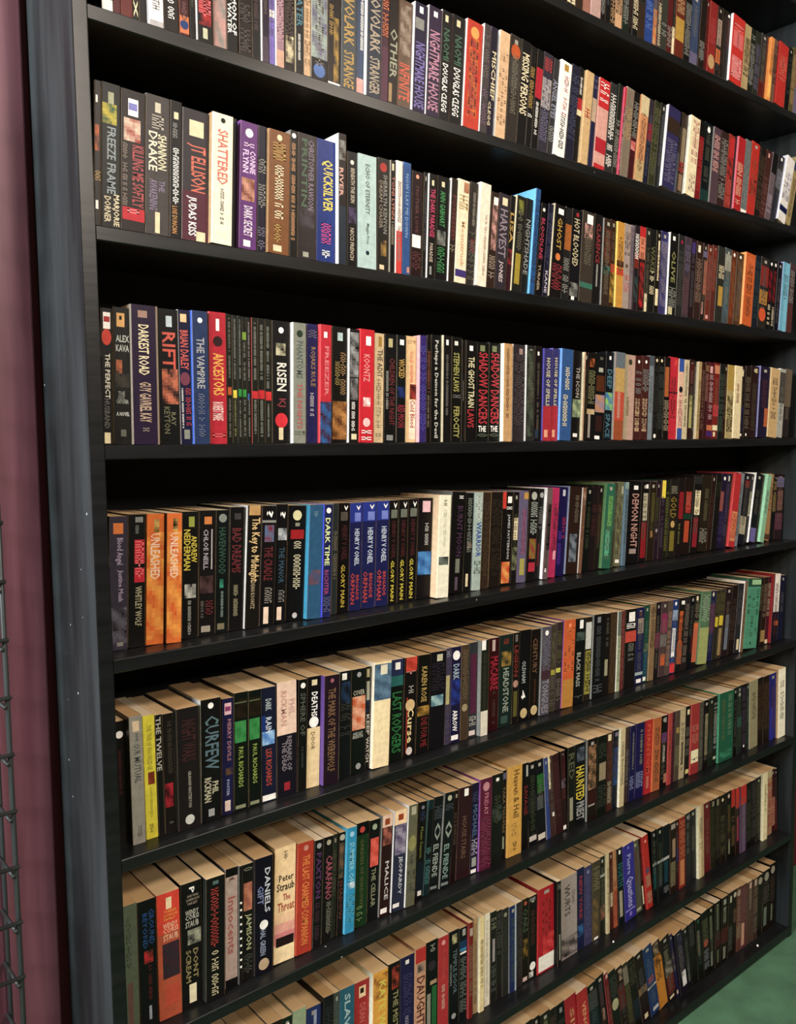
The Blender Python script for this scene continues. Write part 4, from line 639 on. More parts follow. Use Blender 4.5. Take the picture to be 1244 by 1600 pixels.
4;1136.1;45.3;176;67;43.2;181416;181416;thick black paperback with pink lettering, left of the black book, fifth shelf down;b|4,9|40,75|f4f0ea~t|14,80|30,85|b88c80|DEMON NIGHT~b|82,88|25,80|a09088
4;1181.3;28.2;176;70;42.8;181416;181416;black paperback with a red panel near its foot on the fifth shelf down;s|18,75|25,75|575042~b|4,8|35,65|a8a498~b|3,8|60,90|f4f0ea~b|14,48|30,90|b0a890~b|50,95|20,90|8a1c24
4;1209.5;27.2;176;71;41.2;2c2014;2c2014;dark brown paperback with an olive panel at mid-height on the fifth shelf down;s|14,75|25,75|4d4c2d~b|4,8|35,65|a8a498~b|14,50|40,80|5a5024~b|62,70|40,70|c08850
4;1236.7;14.3;176;73;41.8;2c1a28;8c8c86;;s|18,75|25,75|4d4937~b|4,8|35,65|a8a498~b|20,50|0,100|303018~o|60,65||a09898
4;1251.0;19.4;177;73;40.0;2c1a28;2c1a28;;s|18,90|25,75|524e5a~b|4,8|35,65|a8a498~b|0,22|20,99|e8d040
4;1270.4;19.3;177;74;41.6;24281c;246044;;s|15,90|20,80|706c34
4;1289.7;30.6;177;75;41.3;24221a;24221a;black paperback with yellow lettering, right of the black book with olive lettering, fifth shelf down;s|6,20|10,90|908c78~t|22,50|10,90|8a7020|GOLD~o|53,62||c09c60~b|66,92|20,80|7c7028
4;1320.3;27.0;178;84;41.6;201818;201818;;b|17,52|20,90|8c1c24~s|58,86|30,60|80804c
4;1347.3;33.8;179;91;42.5;241814;241814;black paperback with a red panel at mid-height, left of the black book, fifth shelf down;b|18,46|20,90|9c3028~s|20,44|20,90|c06050~b|47,54|0,100|1c4030~b|56,84|20,80|b04c28
4;1381.1;33.9;181;102;40.8;181614;181614;thick black paperback with a red panel near its foot on the fifth shelf down;s|18,75|25,75|575141~b|4,8|35,65|a8a498~b|0,10|0,100|303030~b|18,50|20,90|e0d2ac~b|54,92|20,80|8c2030
4;1415.0;40.2;182;111;42.1;2c241a;2c241a;thick black paperback with grey lettering, right of the black book, fifth shelf down;s|18,60|40,80|6c6444~s|70,92|10,90|908c80
4;1455.2;17.6;183;124;41.9;2c1c14;2c1c14;;s|24,75|25,75|5c2c23~b|4,8|35,65|a8a498
4;1472.8;23.6;183;130;40.8;181614;181614;;s|10,30|10,90|303820
4;1496.4;26.6;184;138;41.6;241c38;241c38;;o|4,9||f4f0ea~b|24,50|0,60|90504c~s|50,92|10,90|403868
4;1523.0;13.8;184;147;42.3;1c2038;1c2038;;b|3,10|20,70|c0c8b8~s|14,90|10,90|504870
4;1536.9;6.9;184;152;42.0;2c1c18;2c1c18;;s|10,90|10,90|705040
4;1543.8;30.5;184;157;36.0;b42c30;c84040;;b|52,92|10,90|d08858~s|53,90|20,80|b42c30
4;1574.3;20.6;183;166;40.2;808890;f4f0ea;;s|14,90|25,75|5e5d5e
4;1599.3;30.7;181;174;42.7;1c1c28;1c1c28;;s|14,75|25,75|59544b~b|4,8|35,65|a8a498~b|10,20|20,90|803028~b|60,85|0,100|a8a088
4;1630.0;15.2;180;185;43.1;181816;181816;;s|14,60|25,75|484d51~b|4,8|35,65|a8a498~b|25,60|20,80|a8a888
4;1645.2;33.8;179;193;38.1;181a20;f4f0ea;;s|24,60|25,75|575347~b|4,8|35,65|a8a498~b|78,98|10,90|7068a0
4;1685.1;8.1;177;207;41.4;2c2018;2c2018;;s|10,60|10,90|808070
4;1693.2;22.0;176;207;33.9;88b898;a0d8b0;;s|24,60|25,75|627562
4;1731.3;26.5;175;169;42.7;a88458;a88458;;s|14,60|25,75|725b42~b|90,98|0,100|604030
4;1757.8;22.0;174;114;41.4;181418;181418;;s|5,60|10,90|a08c50
4;1779.8;41.1;173;69;41.1;301c20;301c20;;s|14,75|25,75|635447~b|4,8|35,65|a8a498~b|5,20|0,100|6a6480~b|25,55|20,90|805850~b|60,85|0,100|603848
5;11.4;15.3;169;4;43.0;1c1816;1c1816;black paperback with maroon lettering on the sixth shelf down;o|8,14||f4f0ea~s|24,60|30,60|581c1c
5;26.6;18.8;176;4;28.2;98948a;5a5040;grey paperback with dark grey lettering on the sixth shelf down;b|4,12|25,75|e0c8a8~s|14,20|40,70|606060~t|22,30|30,80|505450|OUR~t|32,52|30,80|505450|MUTUAL~s|86,96|40,70|707068
5;47.0;17.7;172;2;32.0;d8cc2c;d8cc2c;yellow paperback with olive lettering on the sixth shelf down;t|8,44|30,70|988c28|THE TREE OF KNOWLEDGE~p|46,56|30,85|702c18/a04830~s|58,84|40,60|b0a428~s|88,96|30,60|807828
5;64.7;9.2;170;0;30.6;1c1a1a;1c1a1a;thin black paperback with THE TWELVE in white on the sixth shelf down;t|2,46|0,85|b8b4ac|THE TWELVE
5;73.9;16.9;169;3;30.4;201a18;201a18;black paperback with dark brown lettering, right of the black THE TWELVE book, sixth shelf down;p|58,78|5,80|b02438/301818~s|5,50|40,80|484034~s|88,93|40,70|8c8c86
5;90.8;33.7;173;10;24.2;221c1c;3c3c38;thick black paperback with maroon lettering, left of the black CURFEW book, sixth shelf down;t|10,44|20,85|401418|NIGHT WARS~a|52,82|45,60|9a9488|GRAHAM MASTERTON~o|88,96||c8c8c0
5;126.1;32.0;177;23;27.4;161414;f4f0ea;thick black paperback with CURFEW in teal on the sixth shelf down;o|3,8||f4f0ea~t|14,58|20,90|587078|CURFEW~a|64,84|15,50|c0b89c|RICKMAN~a|68,78|55,85|c0b89c|PHIL~b|90,96|35,65|a0a0a0
5;160.4;18.8;171;32;31.7;22204a;22204a;navy paperback with pink lettering, right of the black CURFEW book, sixth shelf down;b|4,14|20,80|e0b8c0~b|7,11|25,75|904070~t|18,54|45,80|a07078|MERRY DEVILS~p|60,66|30,95|6a5030/22204a~a|70,84|40,65|a0a8c8|FOSTER~b|88,97|25,75|e0c8c0
5;179.2;24.2;176;28;30.2;121812;121812;black paperback, second to the right of the black CURFEW book, sixth shelf down;p|6,22|5,90|2c2014/1c1810~b|8,9|5,90|606c50~p|24,42|5,85|2c7a3c/409050~a|46,80|30,65|90a048|PAUL RICHARDS~b|95,98|10,80|8a8c70
5;203.4;22.5;175;24;30.1;121812;121812;black paperback with a green picture, left of the navy DARK RAIN book, sixth shelf down;p|6,22|5,90|2c2014/1c1810~b|8,9|5,90|606c50~p|24,42|5,85|2c7a3c/409050~a|46,80|30,65|90a048|PAUL RICHARDS~b|95,98|10,80|8a8c70
5;225.9;26.2;174;19;31.7;1c2038;384460;navy paperback with DARK RAIN in white on the sixth shelf down;t|10,20|30,70|b0b8b8|DARK~t|26,40|30,70|c0c8d8|RAIN~b|24,38|0,28|203c80~p|38,50|5,90|3c78c0/a0c8e8~a|54,86|30,70|b04430|LEX RICHARDS~s|90,92|10,90|8c8c86~b|94,99|5,95|f4f0ea
5;252.1;36.0;177;21;31.0;1c1824;1c1824;thick black paperback with a tan panel near its top on the sixth shelf down;b|0,46|0,100|e8c8b4~a|8,38|20,50|c09080|RICKMAN~a|16,30|60,90|c09890|PHIL~t|48,78|50,75|8a8088|REMAINS OF~t|52,78|25,48|8a8088|THE DEAD~b|88,95|35,65|a02834
5;288.0;16.6;175;38;30.2;161614;161614;black paperback with dark grey lettering, left of the black DEATHS book, sixth shelf down;o|3,8||f4f0ea~t|12,50|20,80|585c50|SPHERE OF~s|60,80|40,60|505050
5;304.6;25.7;175;45;32.3;161214;161214;black paperback with DEATHS in white on the sixth shelf down;b|3,8|30,70|e0d2ac~b|46,100|0,100|e8d0a0~t|14,36|30,75|f4f0ea|DEATHS~o|36,46||f4f0ea~t|50,66|30,60|705840|DOOR
5;330.3;29.4;174;40;22.5;281824;705098;black paperback with brown lettering, right of the black DEATHS book, sixth shelf down;o|3,7||a06070~t|12,88|25,75|806040|THE MARK OF THE WEREWOLF
5;363.5;23.9;174;36;27.9;161a1c;8c8c86;black paperback with dark grey lettering and a navy picture, sixth shelf down;b|2,8|20,60|f4f0ea~p|10,30|10,90|2c4060/161a1c~s|30,60|10,90|403c38
5;389.1;29.9;172;35;30.2;141a16;141a16;black paperback with an orange picture and grey lettering, sixth shelf down;o|3,8||a0a0a0~h|20,25|10,90|b0a898|COVER~p|26,58|5,95|c86030/e0b090~h|60,63|10,80|b0b0a8|ONE LAST~h|63,66|10,80|b0b0a8|BREATH~o|90,96||a0a0a0
5;418.9;10.0;172;34;32.1;161416;161416;;b|2,10|20,80|b0a880~b|14,32|20,85|a8a898~p|32,44|10,90|303c58/161416~t|46,66|20,85|c0bcb0|KEEP~t|68,92|15,80|c0bcb0|WATCH
5;428.9;36.3;176;56;26.2;f0dcb0;f8e8d0;thick cream paperback with a blue picture on the sixth shelf down;p|2,36|0,99|405870/6888a0~b|3,12|35,75|e0d8c0~s|54,58|20,80|b0a080
5;470.0;28.4;173;40;32.1;141a14;141a14;black paperback with green lettering, right of the cream book with a picture, sixth shelf down;b|0,16|0,100|2c3458~b|3,10|35,75|f4f0ea~b|16,26|0,100|2c6c68~t|32,92|15,90|287840|LAST RODGERS
5;498.4;28.3;172;48;31.1;181212;301c1c;black paperback with Curse in cream on the sixth shelf down;p|0,14|10,99|d04c38/a03020~s|14,20|10,90|c08880~s|26,38|35,75|b0a8a0~b|40,96|20,30|a03828~o|42,54||d0b080~t|50,86|30,80|e0c890|Curse~o|90,98||d0c8c0
5;526.7;29.7;171;55;30.8;141210;141210;black paperback with DIE FOR ME in maroon on the sixth shelf down;t|12,48|30,75|b0944c|KAREN ROSE~p|52,62|5,99|b08838/584018~t|64,94|35,85|7c1c24|DIE FOR ME
5;556.4;38.5;171;49;31.3;18141a;18141a;thick black paperback with a teal picture on the sixth shelf down;b|3,10|40,75|c0bca0~p|45,56|10,85|406c80/a0c0c0~s|12,42|10,90|2c2030
5;594.9;12.4;173;39;32.2;484058;8c8c86;;s|3,10|10,90|9090a0~b|28,58|10,85|b0a878~s|60,95|10,90|585060
5;607.3;24.7;173;36;30.6;201c40;201c40;navy paperback with a blue picture on the sixth shelf down;o|4,14||f4f0ea~t|18,34|20,80|a0b0c0|DARK~p|34,60|5,95|2c4090/202050~t|66,88|20,70|f4f0ea|ARROW~b|92,97|10,80|f4f0ea
5;632.0;20.0;173;32;30.3;4c3c2c;4c3c2c;dark brown paperback with brown lettering and an olive dot at mid-height, sixth shelf down;s|5,60|20,80|706048~o|62,70||a09070
5;652.0;22.3;174;29;31.3;34383c;505868;dark grey paperback with a dark purple panel at mid-height on the sixth shelf down;b|12,75|20,90|582440~s|78,90|10,90|b0a8a0~b|93,98|10,80|d8c8c0
5;674.3;19.8;176;31;22.6;24281e;8c8c86;black paperback with a white panel near its foot on the sixth shelf down;b|0,10|5,60|f4f0ea~s|12,74|30,70|403c34~b|74,100|0,100|d8d0c0
5;701.8;27.2;174;33;30.3;3c1218;3c1218;maroon paperback with red lettering, left of the black book with grey lettering, sixth shelf down;b|2,14|30,60|c8b0a8~t|20,56|15,90|a81c38|MACABRE~s|58,96|40,70|604840
5;729.0;36.1;175;36;30.4;1c2c28;1c2c28;black paperback with grey lettering, right of the maroon book with red lettering, sixth shelf down;p|4,10|30,70|903828/1c2c28~p|18,34|15,90|a08038/1c2c28~t|36,84|30,75|98a090|HEADSTONE~b|88,96|20,70|405850
5;765.2;18.1;175;39;30.1;1c1414;1c1414;black paperback with red lettering, right of the black book with grey lettering, sixth shelf down;b|2,10|30,70|706c68~t|14,48|20,80|8c3024|LEGION~o|52,60||b08878~b|64,92|20,80|605c2c
5;783.3;31.9;176;41;30.5;141214;141214;black paperback with grey lettering, left of the black book with brown lettering, sixth shelf down;t|34,58|25,60|a0a8a8|OLDHAM~t|66,76|25,60|f4f0ea|4~o|86,97||c8b080
5;815.2;27.1;173;45;30.7;1c1412;1c1412;black paperback with brown lettering, right of the black book with grey lettering, sixth shelf down;t|10,50|20,70|705038|CENTURY~o|86,97||c8b080~b|56,84|45,60|4c2c20
5;842.3;28.3;174;49;27.7;585460;8c8c86;dark grey paperback with grey lettering on the sixth shelf down;o|4,10||f4f0ea~s|12,50|10,90|706c78~b|44,60|0,100|483038~t|60,98|15,85|908c90|TONGUES
5;875.3;14.1;175;52;31.8;484434;5c2c54;;b|52,58|0,99|a8a040~p|10,50|10,90|605c48/484434~s|60,95|10,90|706860
5;889.4;18.5;177;53;30.7;38302c;5c3858;;s|10,50|10,90|605c34~b|52,57|0,80|c0c050~s|62,92|10,90|706860
5;907.9;35.8;178;56;28.2;c8602c;8a5090;thick orange paperback with a tan dot near its top on the sixth shelf down;o|4,9||f09060~b|68,100|0,100|b88438~s|10,60|10,90|d07038
5;946.4;33.2;175;53;30.4;161818;161818;thick black paperback with grey lettering, right of the orange book, sixth shelf down;b|2,12|40,75|f4f0ea~p|16,26|10,90|586860/303c3c~t|40,80|20,60|a8a8a0|BLACK MASS~s|86,94|10,90|606060
5;979.6;22.3;174;50;30.8;2c2418;8c8c86;dark brown paperback with an olive panel at mid-height on the sixth shelf down;b|6,38|5,90|c8c8c4~b|40,92|10,90|98903c~s|42,90|20,90|201c10
5;1001.9;38.3;176;47;27.0;161618;8c8c86;thick black paperback with dark grey lettering on the sixth shelf down;b|3,10|30,60|808088~s|14,80|25,65|505458~s|84,95|10,90|606868
5;1040.1;21.5;174;45;28.6;201816;201816;;s|6,40|30,70|605c50~b|56,76|20,70|a09c80
5;1061.6;24.8;173;45;30.0;4a3824;4a3824;plain dark brown paperback, left of the pale green book, sixth shelf down;s|10,90|10,90|54402a
5;1086.5;13.5;172;43;28.8;a8b090;f4f0ea;;s|24,90|25,75|72715e~b|0,30|0,100|687068
5;1103.4;12.4;171;44;31.3;703434;703434;;s|10,90|10,90|905048
5;1115.9;40.2;171;43;30.5;1c1818;1c1818;black paperback with a red band at mid-height, left of the navy book, sixth shelf down;b|4,16|30,85|f4f0ea~b|28,42|0,99|c04c3c~s|18,26|10,90|f4f0ea~s|44,66|30,80|808078
5;1156.1;30.0;170;43;31.1;202450;505878;navy paperback with a brown band near its top on the sixth shelf down;s|18,90|25,75|5b585f~b|4,8|35,65|a8a498~b|5,12|30,70|584040~b|14,34|20,90|98887c~b|84,88|0,100|a0b0b0~b|93,98|20,80|f4f0ea
5;1186.0;18.7;172;54;32.2;1c4c3c;1c4c3c;;s|18,90|25,75|4a6764~b|4,8|35,65|a8a498~p|50,60|10,90|808060/1c4c3c~b|60,92|10,90|204c60~b|93,98|10,70|f4f0ea
5;1204.8;22.0;173;61;30.3;887050;887050;;s|5,60|10,90|605038
5;1226.8;18.4;173;69;32.0;241c20;241c20;;s|18,90|25,75|675e51~b|4,8|35,65|a8a498~b|40,60|0,100|783050
5;1245.2;25.3;172;77;31.0;503c40;503c40;;s|24,75|25,75|736457~b|4,8|35,65|a8a498~b|16,42|10,99|8c3058~b|44,60|0,100|706c68~b|70,85|20,90|c06030
5;1270.5;19.1;171;88;31.2;5c4c44;5c4c44;;s|15,90|10,90|a08070
5;1289.5;21.6;170;95;32.0;28407c;28407c;;s|24,90|25,75|5f6675~b|4,8|35,65|a8a498~o|3,8||f4f0ea~b|14,28|0,100|90a0b8~b|38,78|15,80|f4f0ea~b|86,99|5,99|d83c40
5;1311.1;26.6;171;99;30.9;201c1c;201c1c;;s|24,60|25,75|562c27~b|4,8|35,65|a8a498~b|4,9|40,90|f4f0ea~b|18,60|20,75|c06028~p|60,90|10,90|b04c20/806048
5;1337.7;19.3;171;103;31.2;2c2424;2c2424;;s|10,90|10,90|807468
5;1357.0;22.7;171;106;31.7;14161c;14161c;;s|14,60|25,75|555145~b|4,8|35,65|a8a498~b|55,80|60,99|501c1c
5;1379.7;21.5;172;109;32.4;241c18;241c18;;b|3,9|20,60|e0d2ac~s|10,40|10,90|807860~b|40,46|0,100|d06c38~b|46,94|0,100|c06848
5;1401.2;41.5;174;111;28.8;587858;587858;thick green paperback with an olive panel near its foot on the sixth shelf down;b|50,100|0,100|a0a868~s|5,44|10,90|98a890
5;1442.7;27.9;171;115;32.0;242850;242850;;s|14,90|25,75|4e556e~b|4,8|35,65|a8a498~b|18,60|10,90|68344c~o|2,7||e0d2ac
5;1470.6;17.0;170;117;31.7;302e24;302e24;;s|5,40|10,90|64602c~b|38,52|10,90|d0b820
5;1487.7;22.4;171;117;31.5;3a3428;3a3428;;s|5,40|10,90|64602c~b|38,52|10,90|d0b820~b|56,95|20,80|9c8458
5;1510.1;32.4;172;117;31.0;2c1c20;2c1c20;;s|18,60|25,75|6b5e51~b|4,8|35,65|a8a498~b|40,90|30,80|707884
5;1542.5;26.0;174;117;30.8;241814;241814;;s|20,80|10,90|503c34
5;1568.4;27.4;175;117;30.1;2c2c30;2c2c30;;b|80,95|40,80|e0d2ac~s|10,60|10,90|504c50
5;1595.9;15.3;179;115;28.3;806850;f4f0ea;;s|14,75|25,75|5e4d3e
5;1611.2;67.3;179;115;28.2;54987c;3c6c58;thick green paperback with a dark green band near its top on the sixth shelf down;b|0,12|0,100|2c5444~b|2,9|30,99|a0c898~s|15,85|10,90|4c8c70~o|90,95||2c5c50
5;1678.5;20.7;176;105;31.8;1c1816;1c1816;;s|10,50|10,90|706848
5;1699.1;22.7;177;99;30.6;2c1c14;2c1c14;;s|10,60|10,90|807058~b|78,95|0,100|a08450
5;1721.9;17.6;177;93;30.4;481c2c;803038;;s|10,60|10,90|b0a080~b|93,99|10,90|e0d2ac
5;1739.5;34.0;182;81;22.2;201828;8c2024;;s|14,90|25,75|562a2d~b|4,8|35,65|a8a498~b|0,55|10,95|f0e4dc~b|68,75|30,95|c06028
5;1787.1;28.8;173;79;29.0;20203c;6a6480;;s|24,60|25,75|65605f~b|4,8|35,65|a8a498
6;7.1;20.5;182;10;29.3;5c6654;5c6654;pale green paperback with a maroon panel near its foot on the seventh shelf down;b|60,95|20,60|6c5048~s|10,50|20,50|505848
6;27.6;26.4;180;8;28.8;161618;161618;black paperback with blue lettering, left of the orange book with a picture, seventh shelf down;t|10,38|25,52|1c4c84|BEYOND~t|8,36|60,90|1c4c84|GROUND~p|40,50|30,80|c02c34/382c20~s|52,80|50,70|6c1c20~b|84,95|50,65|a0a4b0
6;53.9;34.1;181;6;25.9;b85a3c;c85038;thick orange paperback with a red panel near its top on the seventh shelf down;b|0,32|0,100|d84430~b|4,13|40,65|f0d8b0~h|14,16|30,85|e8a040|THERES~h|17,19|30,90|e8a040|NOTHING LIKE~h|20,22|30,80|e8a040|FAMILY~h|24,28|25,90|e8b898|WENDY~h|28,32|25,90|e8b898|CORSI~h|33,38|25,90|e8b898|STAUB~p|40,68|20,95|482c38/383038~b|74,90|30,90|c05038
6;88.1;32.1;182;19;27.8;181616;181616;thick black paperback with an olive picture on the seventh shelf down;t|4,9|40,65|f4f0ea|P~h|10,12|30,85|a09080|SHE WAS~h|13,15|25,90|a09080|SOMEBODYS~h|16,18|30,80|a09080|TARGET~h|22,26|20,85|b8b4a8|WENDY~h|26,30|20,85|b8b4a8|CORSI~h|31,36|20,85|b8b4a8|STAUB~p|38,50|30,95|383038/a8a890~t|54,80|20,45|98885c|SCREAM~t|54,78|55,80|98885c|DONT~b|82,97|35,70|e8dcb8
6;120.1;30.4;181;33;18.9;181614;383c38;black paperback with red lettering, left of the tan book with pink lettering, seventh shelf down;b|3,6|35,65|587070~s|9,57|25,65|a43430~s|60,97|30,65|c8bc98
6;155.5;21.1;180;32;28.3;c0a8a0;c0a8a0;tan paperback with pink lettering, right of the black book with red lettering, seventh shelf down;b|0,7|0,100|141212~b|93,100|0,100|141212~o|8,14||705850~t|24,72|20,80|b06060|Innocents~p|10,22|10,90|b09c90/c8b4b0
6;176.5;6.0;180;31;24.6;1a1818;8c8c86;;o|30,32||f4f0ea~o|36,38||f4f0ea~o|42,44||f4f0ea~o|48,50||f4f0ea~o|54,56||f4f0ea~o|60,62||f4f0ea~o|66,68||f4f0ea~o|72,74||f4f0ea~o|78,80||f4f0ea~o|84,86||f4f0ea
6;183.9;18.5;177;30;28.3;1c1a18;1c1a18;black paperback with cream lettering, left of the black book with white lettering, seventh shelf down;s|3,10|10,90|808070~p|16,40|10,90|c88868/a06050~t|43,74|20,85|b0b088|JAMISON~s|78,95|10,90|505048
6;202.4;32.0;180;29;24.8;161220;303038;thick black paperback with white lettering, left of the tan The Throat book, seventh shelf down;t|10,48|55,85|c8c8d0|DANIELS~t|24,40|15,48|8088b0|GIFT~o|54,62||f4f0ea~t|62,84|30,60|98a0b8|HAL GREEN~o|87,97||c0a888
6;237.3;38.3;181;46;29.5;f4d4a4;c89860;thick tan paperback with The Throat in red on the seventh shelf down;s|4,12|40,60|706050~h|24,30|20,90|282420|Peter~h|31,38|10,95|282420|Straub~h|41,47|40,75|b04838|The~h|48,56|15,95|b04838|Throat~b|58,66|0,100|f0c8a0~b|66,74|0,100|e8a898~b|74,84|0,99|d88888~p|78,86|10,95|301c1c/281818~b|86,100|0,100|f8e0b0
6;275.6;30.1;178;52;26.5;b03c28;c05038;red paperback with orange lettering on the seventh shelf down;t|12,92|30,75|e08838|THE LAST CHARMED COMPANION~o|3,8||d09080
6;305.7;17.0;174;54;25.5;1a1618;202420;black paperback with purple lettering, right of the red book with orange lettering, seventh shelf down;t|12,54|20,80|5c3068|PAXTON~s|58,94|20,70|482c3c~o|3,8||a0a0a0
6;324.2;19.9;172;55;27.8;1c1818;1c1818;black paperback with pink lettering, right of the black book with purple lettering, seventh shelf down;o|3,8||b0a890~t|18,60|25,90|a05060|CARAFANO~s|62,94|40,85|808070
6;344.1;10.0;170;57;31.5;2c342c;8c8c86;;s|14,60|25,75|61604d~b|4,8|35,65|a8a498
6;354.1;12.4;171;57;27.9;1a1614;1a1614;thin black paperback with a dark green picture, right of the black book, seventh shelf down;o|2,8||b0b0a0~p|10,44|10,80|2c3c34/806048~t|46,84|20,75|6c3020|SHADOW
6;366.5;20.5;175;56;24.1;2c94bc;50b8d8;teal paperback with pale blue lettering on the seventh shelf down;o|4,9||a0d0e8~t|14,52|30,80|88c8dc|SUMMER OF~p|52,58|10,90|d8e8e8/2c94bc~s|62,92|10,90|48a0b8
6;389.4;25.7;175;42;27.2;1c3c20;1c3c20;dark green paperback with olive lettering on the seventh shelf down;b|0,12|0,100|141212~o|4,10||c04840~t|16,82|35,65|5c5830|GARDEN OF SHADOWS~s|80,96|10,60|789058
6;415.1;23.4;171;54;28.1;161618;161618;black paperback with a red picture on the seventh shelf down;o|4,10||a0a890~p|18,46|15,90|c84838/e06858~t|48,86|30,70|909070|THE CELLAR
6;438.4;23.7;173;65;25.3;301818;8c8c86;maroon paperback with a pink picture on the seventh shelf down;b|0,12|0,100|e0c0a8~b|4,10|25,70|984820~p|12,30|10,90|b06858/381c1c~t|46,84|40,75|c8c0c0|MALICE~b|92,97|10,70|f4f0ea
6;462.2;28.6;174;65;22.4;303448;f4f0ea;navy paperback with a grey picture on the seventh shelf down;b|0,14|0,100|f0d0a8~b|4,10|30,70|a04420~p|14,44|10,95|a8a0b0/504068~t|46,84|40,75|c0c0c8|JEOPARDY~b|92,96|10,60|f4f0ea~b|84,100|0,9|1c181c
6;490.8;21.5;177;66;19.7;686650;f4f0ea;olive paperback with dark grey lettering on the seventh shelf down;b|2,10|30,80|b0ac94~o|30,46||908c58~s|50,90|10,90|58584c
6;519.7;18.1;171;80;28.4;1a1618;1a1618;black paperback with olive lettering and a white band near its foot, seventh shelf down;o|4,8||888898~s|10,24|20,80|38406c~t|26,58|30,70|7c7c30|Mean Season~b|62,95|0,100|1c2430~b|92,97|30,80|f4f0ea
6;537.8;14.0;170;91;27.2;183034;609090;thin dark teal paperback with a black panel at mid-height on the seventh shelf down;b|10,60|0,100|141818~s|50,90|10,90|508080
6;551.8;22.7;170;91;27.8;181c1e;181c1e;black paperback with grey lettering and a grey band near its foot, seventh shelf down;s|10,24|10,90|485058~t|28,46|25,85|909890|{}~t|50,84|20,75|a0a8a0|EL FIENDE~b|94,97|10,80|808888
6;574.4;24.7;172;89;24.4;181c1e;8c8c86;black paperback with pale green lettering, left of the black book, seventh shelf down;o|3,9||b0b098~s|12,24|10,90|485058~t|30,48|25,85|909890|()~t|54,90|20,70|88a098|EL FIENDE~b|94,97|10,80|808888
6;602.6;13.4;169;72;28.2;281416;281416;;s|24,60|25,75|5f5042~b|4,8|35,65|a8a498
6;615.9;35.2;169;61;27.3;341c20;584448;maroon paperback with brown lettering, left of the navy book with blue lettering, seventh shelf down;b|2,10|40,70|f4f0ea~t|32,78|30,65|705040|HOUSE STAIRS
6;651.2;19.7;170;45;27.3;221c38;221c38;navy paperback with blue lettering, right of the maroon book with brown lettering, seventh shelf down;s|10,20|10,90|404464~t|24,60|20,80|506888|MICHAEL~s|62,80|10,90|b0a8b8~b|82,92|20,80|a0a098~b|95,99|10,80|f4f0ea
6;670.9;32.0;173;34;23.9;60203c;a058a8;thick purple paperback with red lettering on the seventh shelf down;o|4,14||c08890~t|16,40|35,70|b87080|FRIDAY~s|42,96|10,90|803850
6;702.9;32.1;172;30;25.8;1e201c;8c8c86;thick black paperback with a dark green picture on the seventh shelf down;s|24,60|25,75|464c31~b|4,8|35,65|a8a498~o|4,8||f4f0ea~p|36,52|10,90|485450/1e201c
6;735.0;12.4;173;25;28.6;1c1618;1c1618;;b|3,10|0,100|6a6480~t|18,70|20,70|887050|TARA THOMAS~b|74,88|20,60|98a088
6;747.4;41.1;176;22;25.5;d0a048;c89850;thick yellow paperback with Heaven & Hell in brown on the seventh shelf down;t|5,58|40,80|705020|Heaven & Hell~s|64,80|30,60|b08c48~s|85,95|40,65|806030
6;792.4;19.9;172;11;29.0;181416;181416;black paperback with red lettering, right of the yellow Heaven & Hell book, seventh shelf down;b|3,16|60,90|b0b0a8~t|26,60|30,85|801c20|SAVAGE
6;812.3;26.3;170;-14;28.8;161618;161618;black paperback with a white band near its foot on the seventh shelf down;s|14,90|25,75|42472f~b|4,8|35,65|a8a498~b|88,94|10,90|c8c0b8~b|40,60|0,100|282828
6;838.6;26.7;169;-46;28.9;18181c;18181c;black paperback with a green panel at mid-height, right of the black book, seventh shelf down;s|24,60|25,75|615c4f~b|4,8|35,65|a8a498~b|18,40|15,90|286830~b|44,60|10,80|50545c~b|90,97|10,90|d0c8b8
6;865.3;12.6;169;-66;27.3;344880;8c8c86;;s|14,60|25,75|656a77~b|4,8|35,65|a8a498
6;877.9;15.4;169;-75;28.1;48302c;48302c;;s|18,75|25,75|60595c~b|4,8|35,65|a8a498~b|0,40|10,50|e0d2ac~b|70,75|50,90|f4f0ea
6;893.3;21.7;169;-81;28.0;3a1c20;3a1c20;plain maroon paperback, right of the maroon book, seventh shelf down;s|10,80|10,90|50242c
6;915.0;15.6;169;-45;29.6;301c20;301c20;;s|18,60|25,75|5e2c29~b|4,8|35,65|a8a498~b|5,60|20,90|401820~p|35,46|10,90|807888/301c20~b|93,98|20,80|f4f0ea
6;930.6;22.0;172;-7;27.6;1c1c18;1c1c18;black paperback with olive lettering, left of the black book with yellow lettering, seventh shelf down;t|8,40|10,90|585c44|RED~b|62,90|20,70|98947c
6;952.7;34.2;172;-1;28.9;16161a;16161a;black paperback with yellow lettering, left of the black book with a picture, seventh shelf down;p|5,22|20,90|606878/16161a~t|28,70|10,90|d8c030|HAUNTED~t|72,94|15,90|a8a8a8|PRIEST
6;986.9;31.9;175;9;24.7;241814;8c8c86;thick black paperback with a tan picture on the seventh shelf down;s|18,60|25,75|49482d~b|4,8|35,65|a8a498~p|8,62|10,90|b08460/301c18~b|64,80|0,100|3c1818~b|80,82|10,80|a09c90
6;1022.1;33.0;172;16;27.3;181c16;181c16;thick black paperback with dark green lettering on the seventh shelf down;b|34,56|20,90|98886c~s|10,30|10,90|3c4034~s|60,90|10,90|3c4034
6;1055.1;22.4;171;22;29.2;4c2c24;4c2c24;;b|2,10|20,70|e0d2ac~s|12,60|10,90|603830~s|62,92|20,80|a8a088
6;1077.5;18.5;172;27;29.3;161c28;161c28;;s|14,60|25,75|512c2d~b|4,8|35,65|a8a498~p|22,70|10,90|1c4c88/283850~b|3,8|30,90|807888
6;1096.1;18.3;174;31;24.7;c8b890;f0e8cc;;s|18,75|25,75|82755e
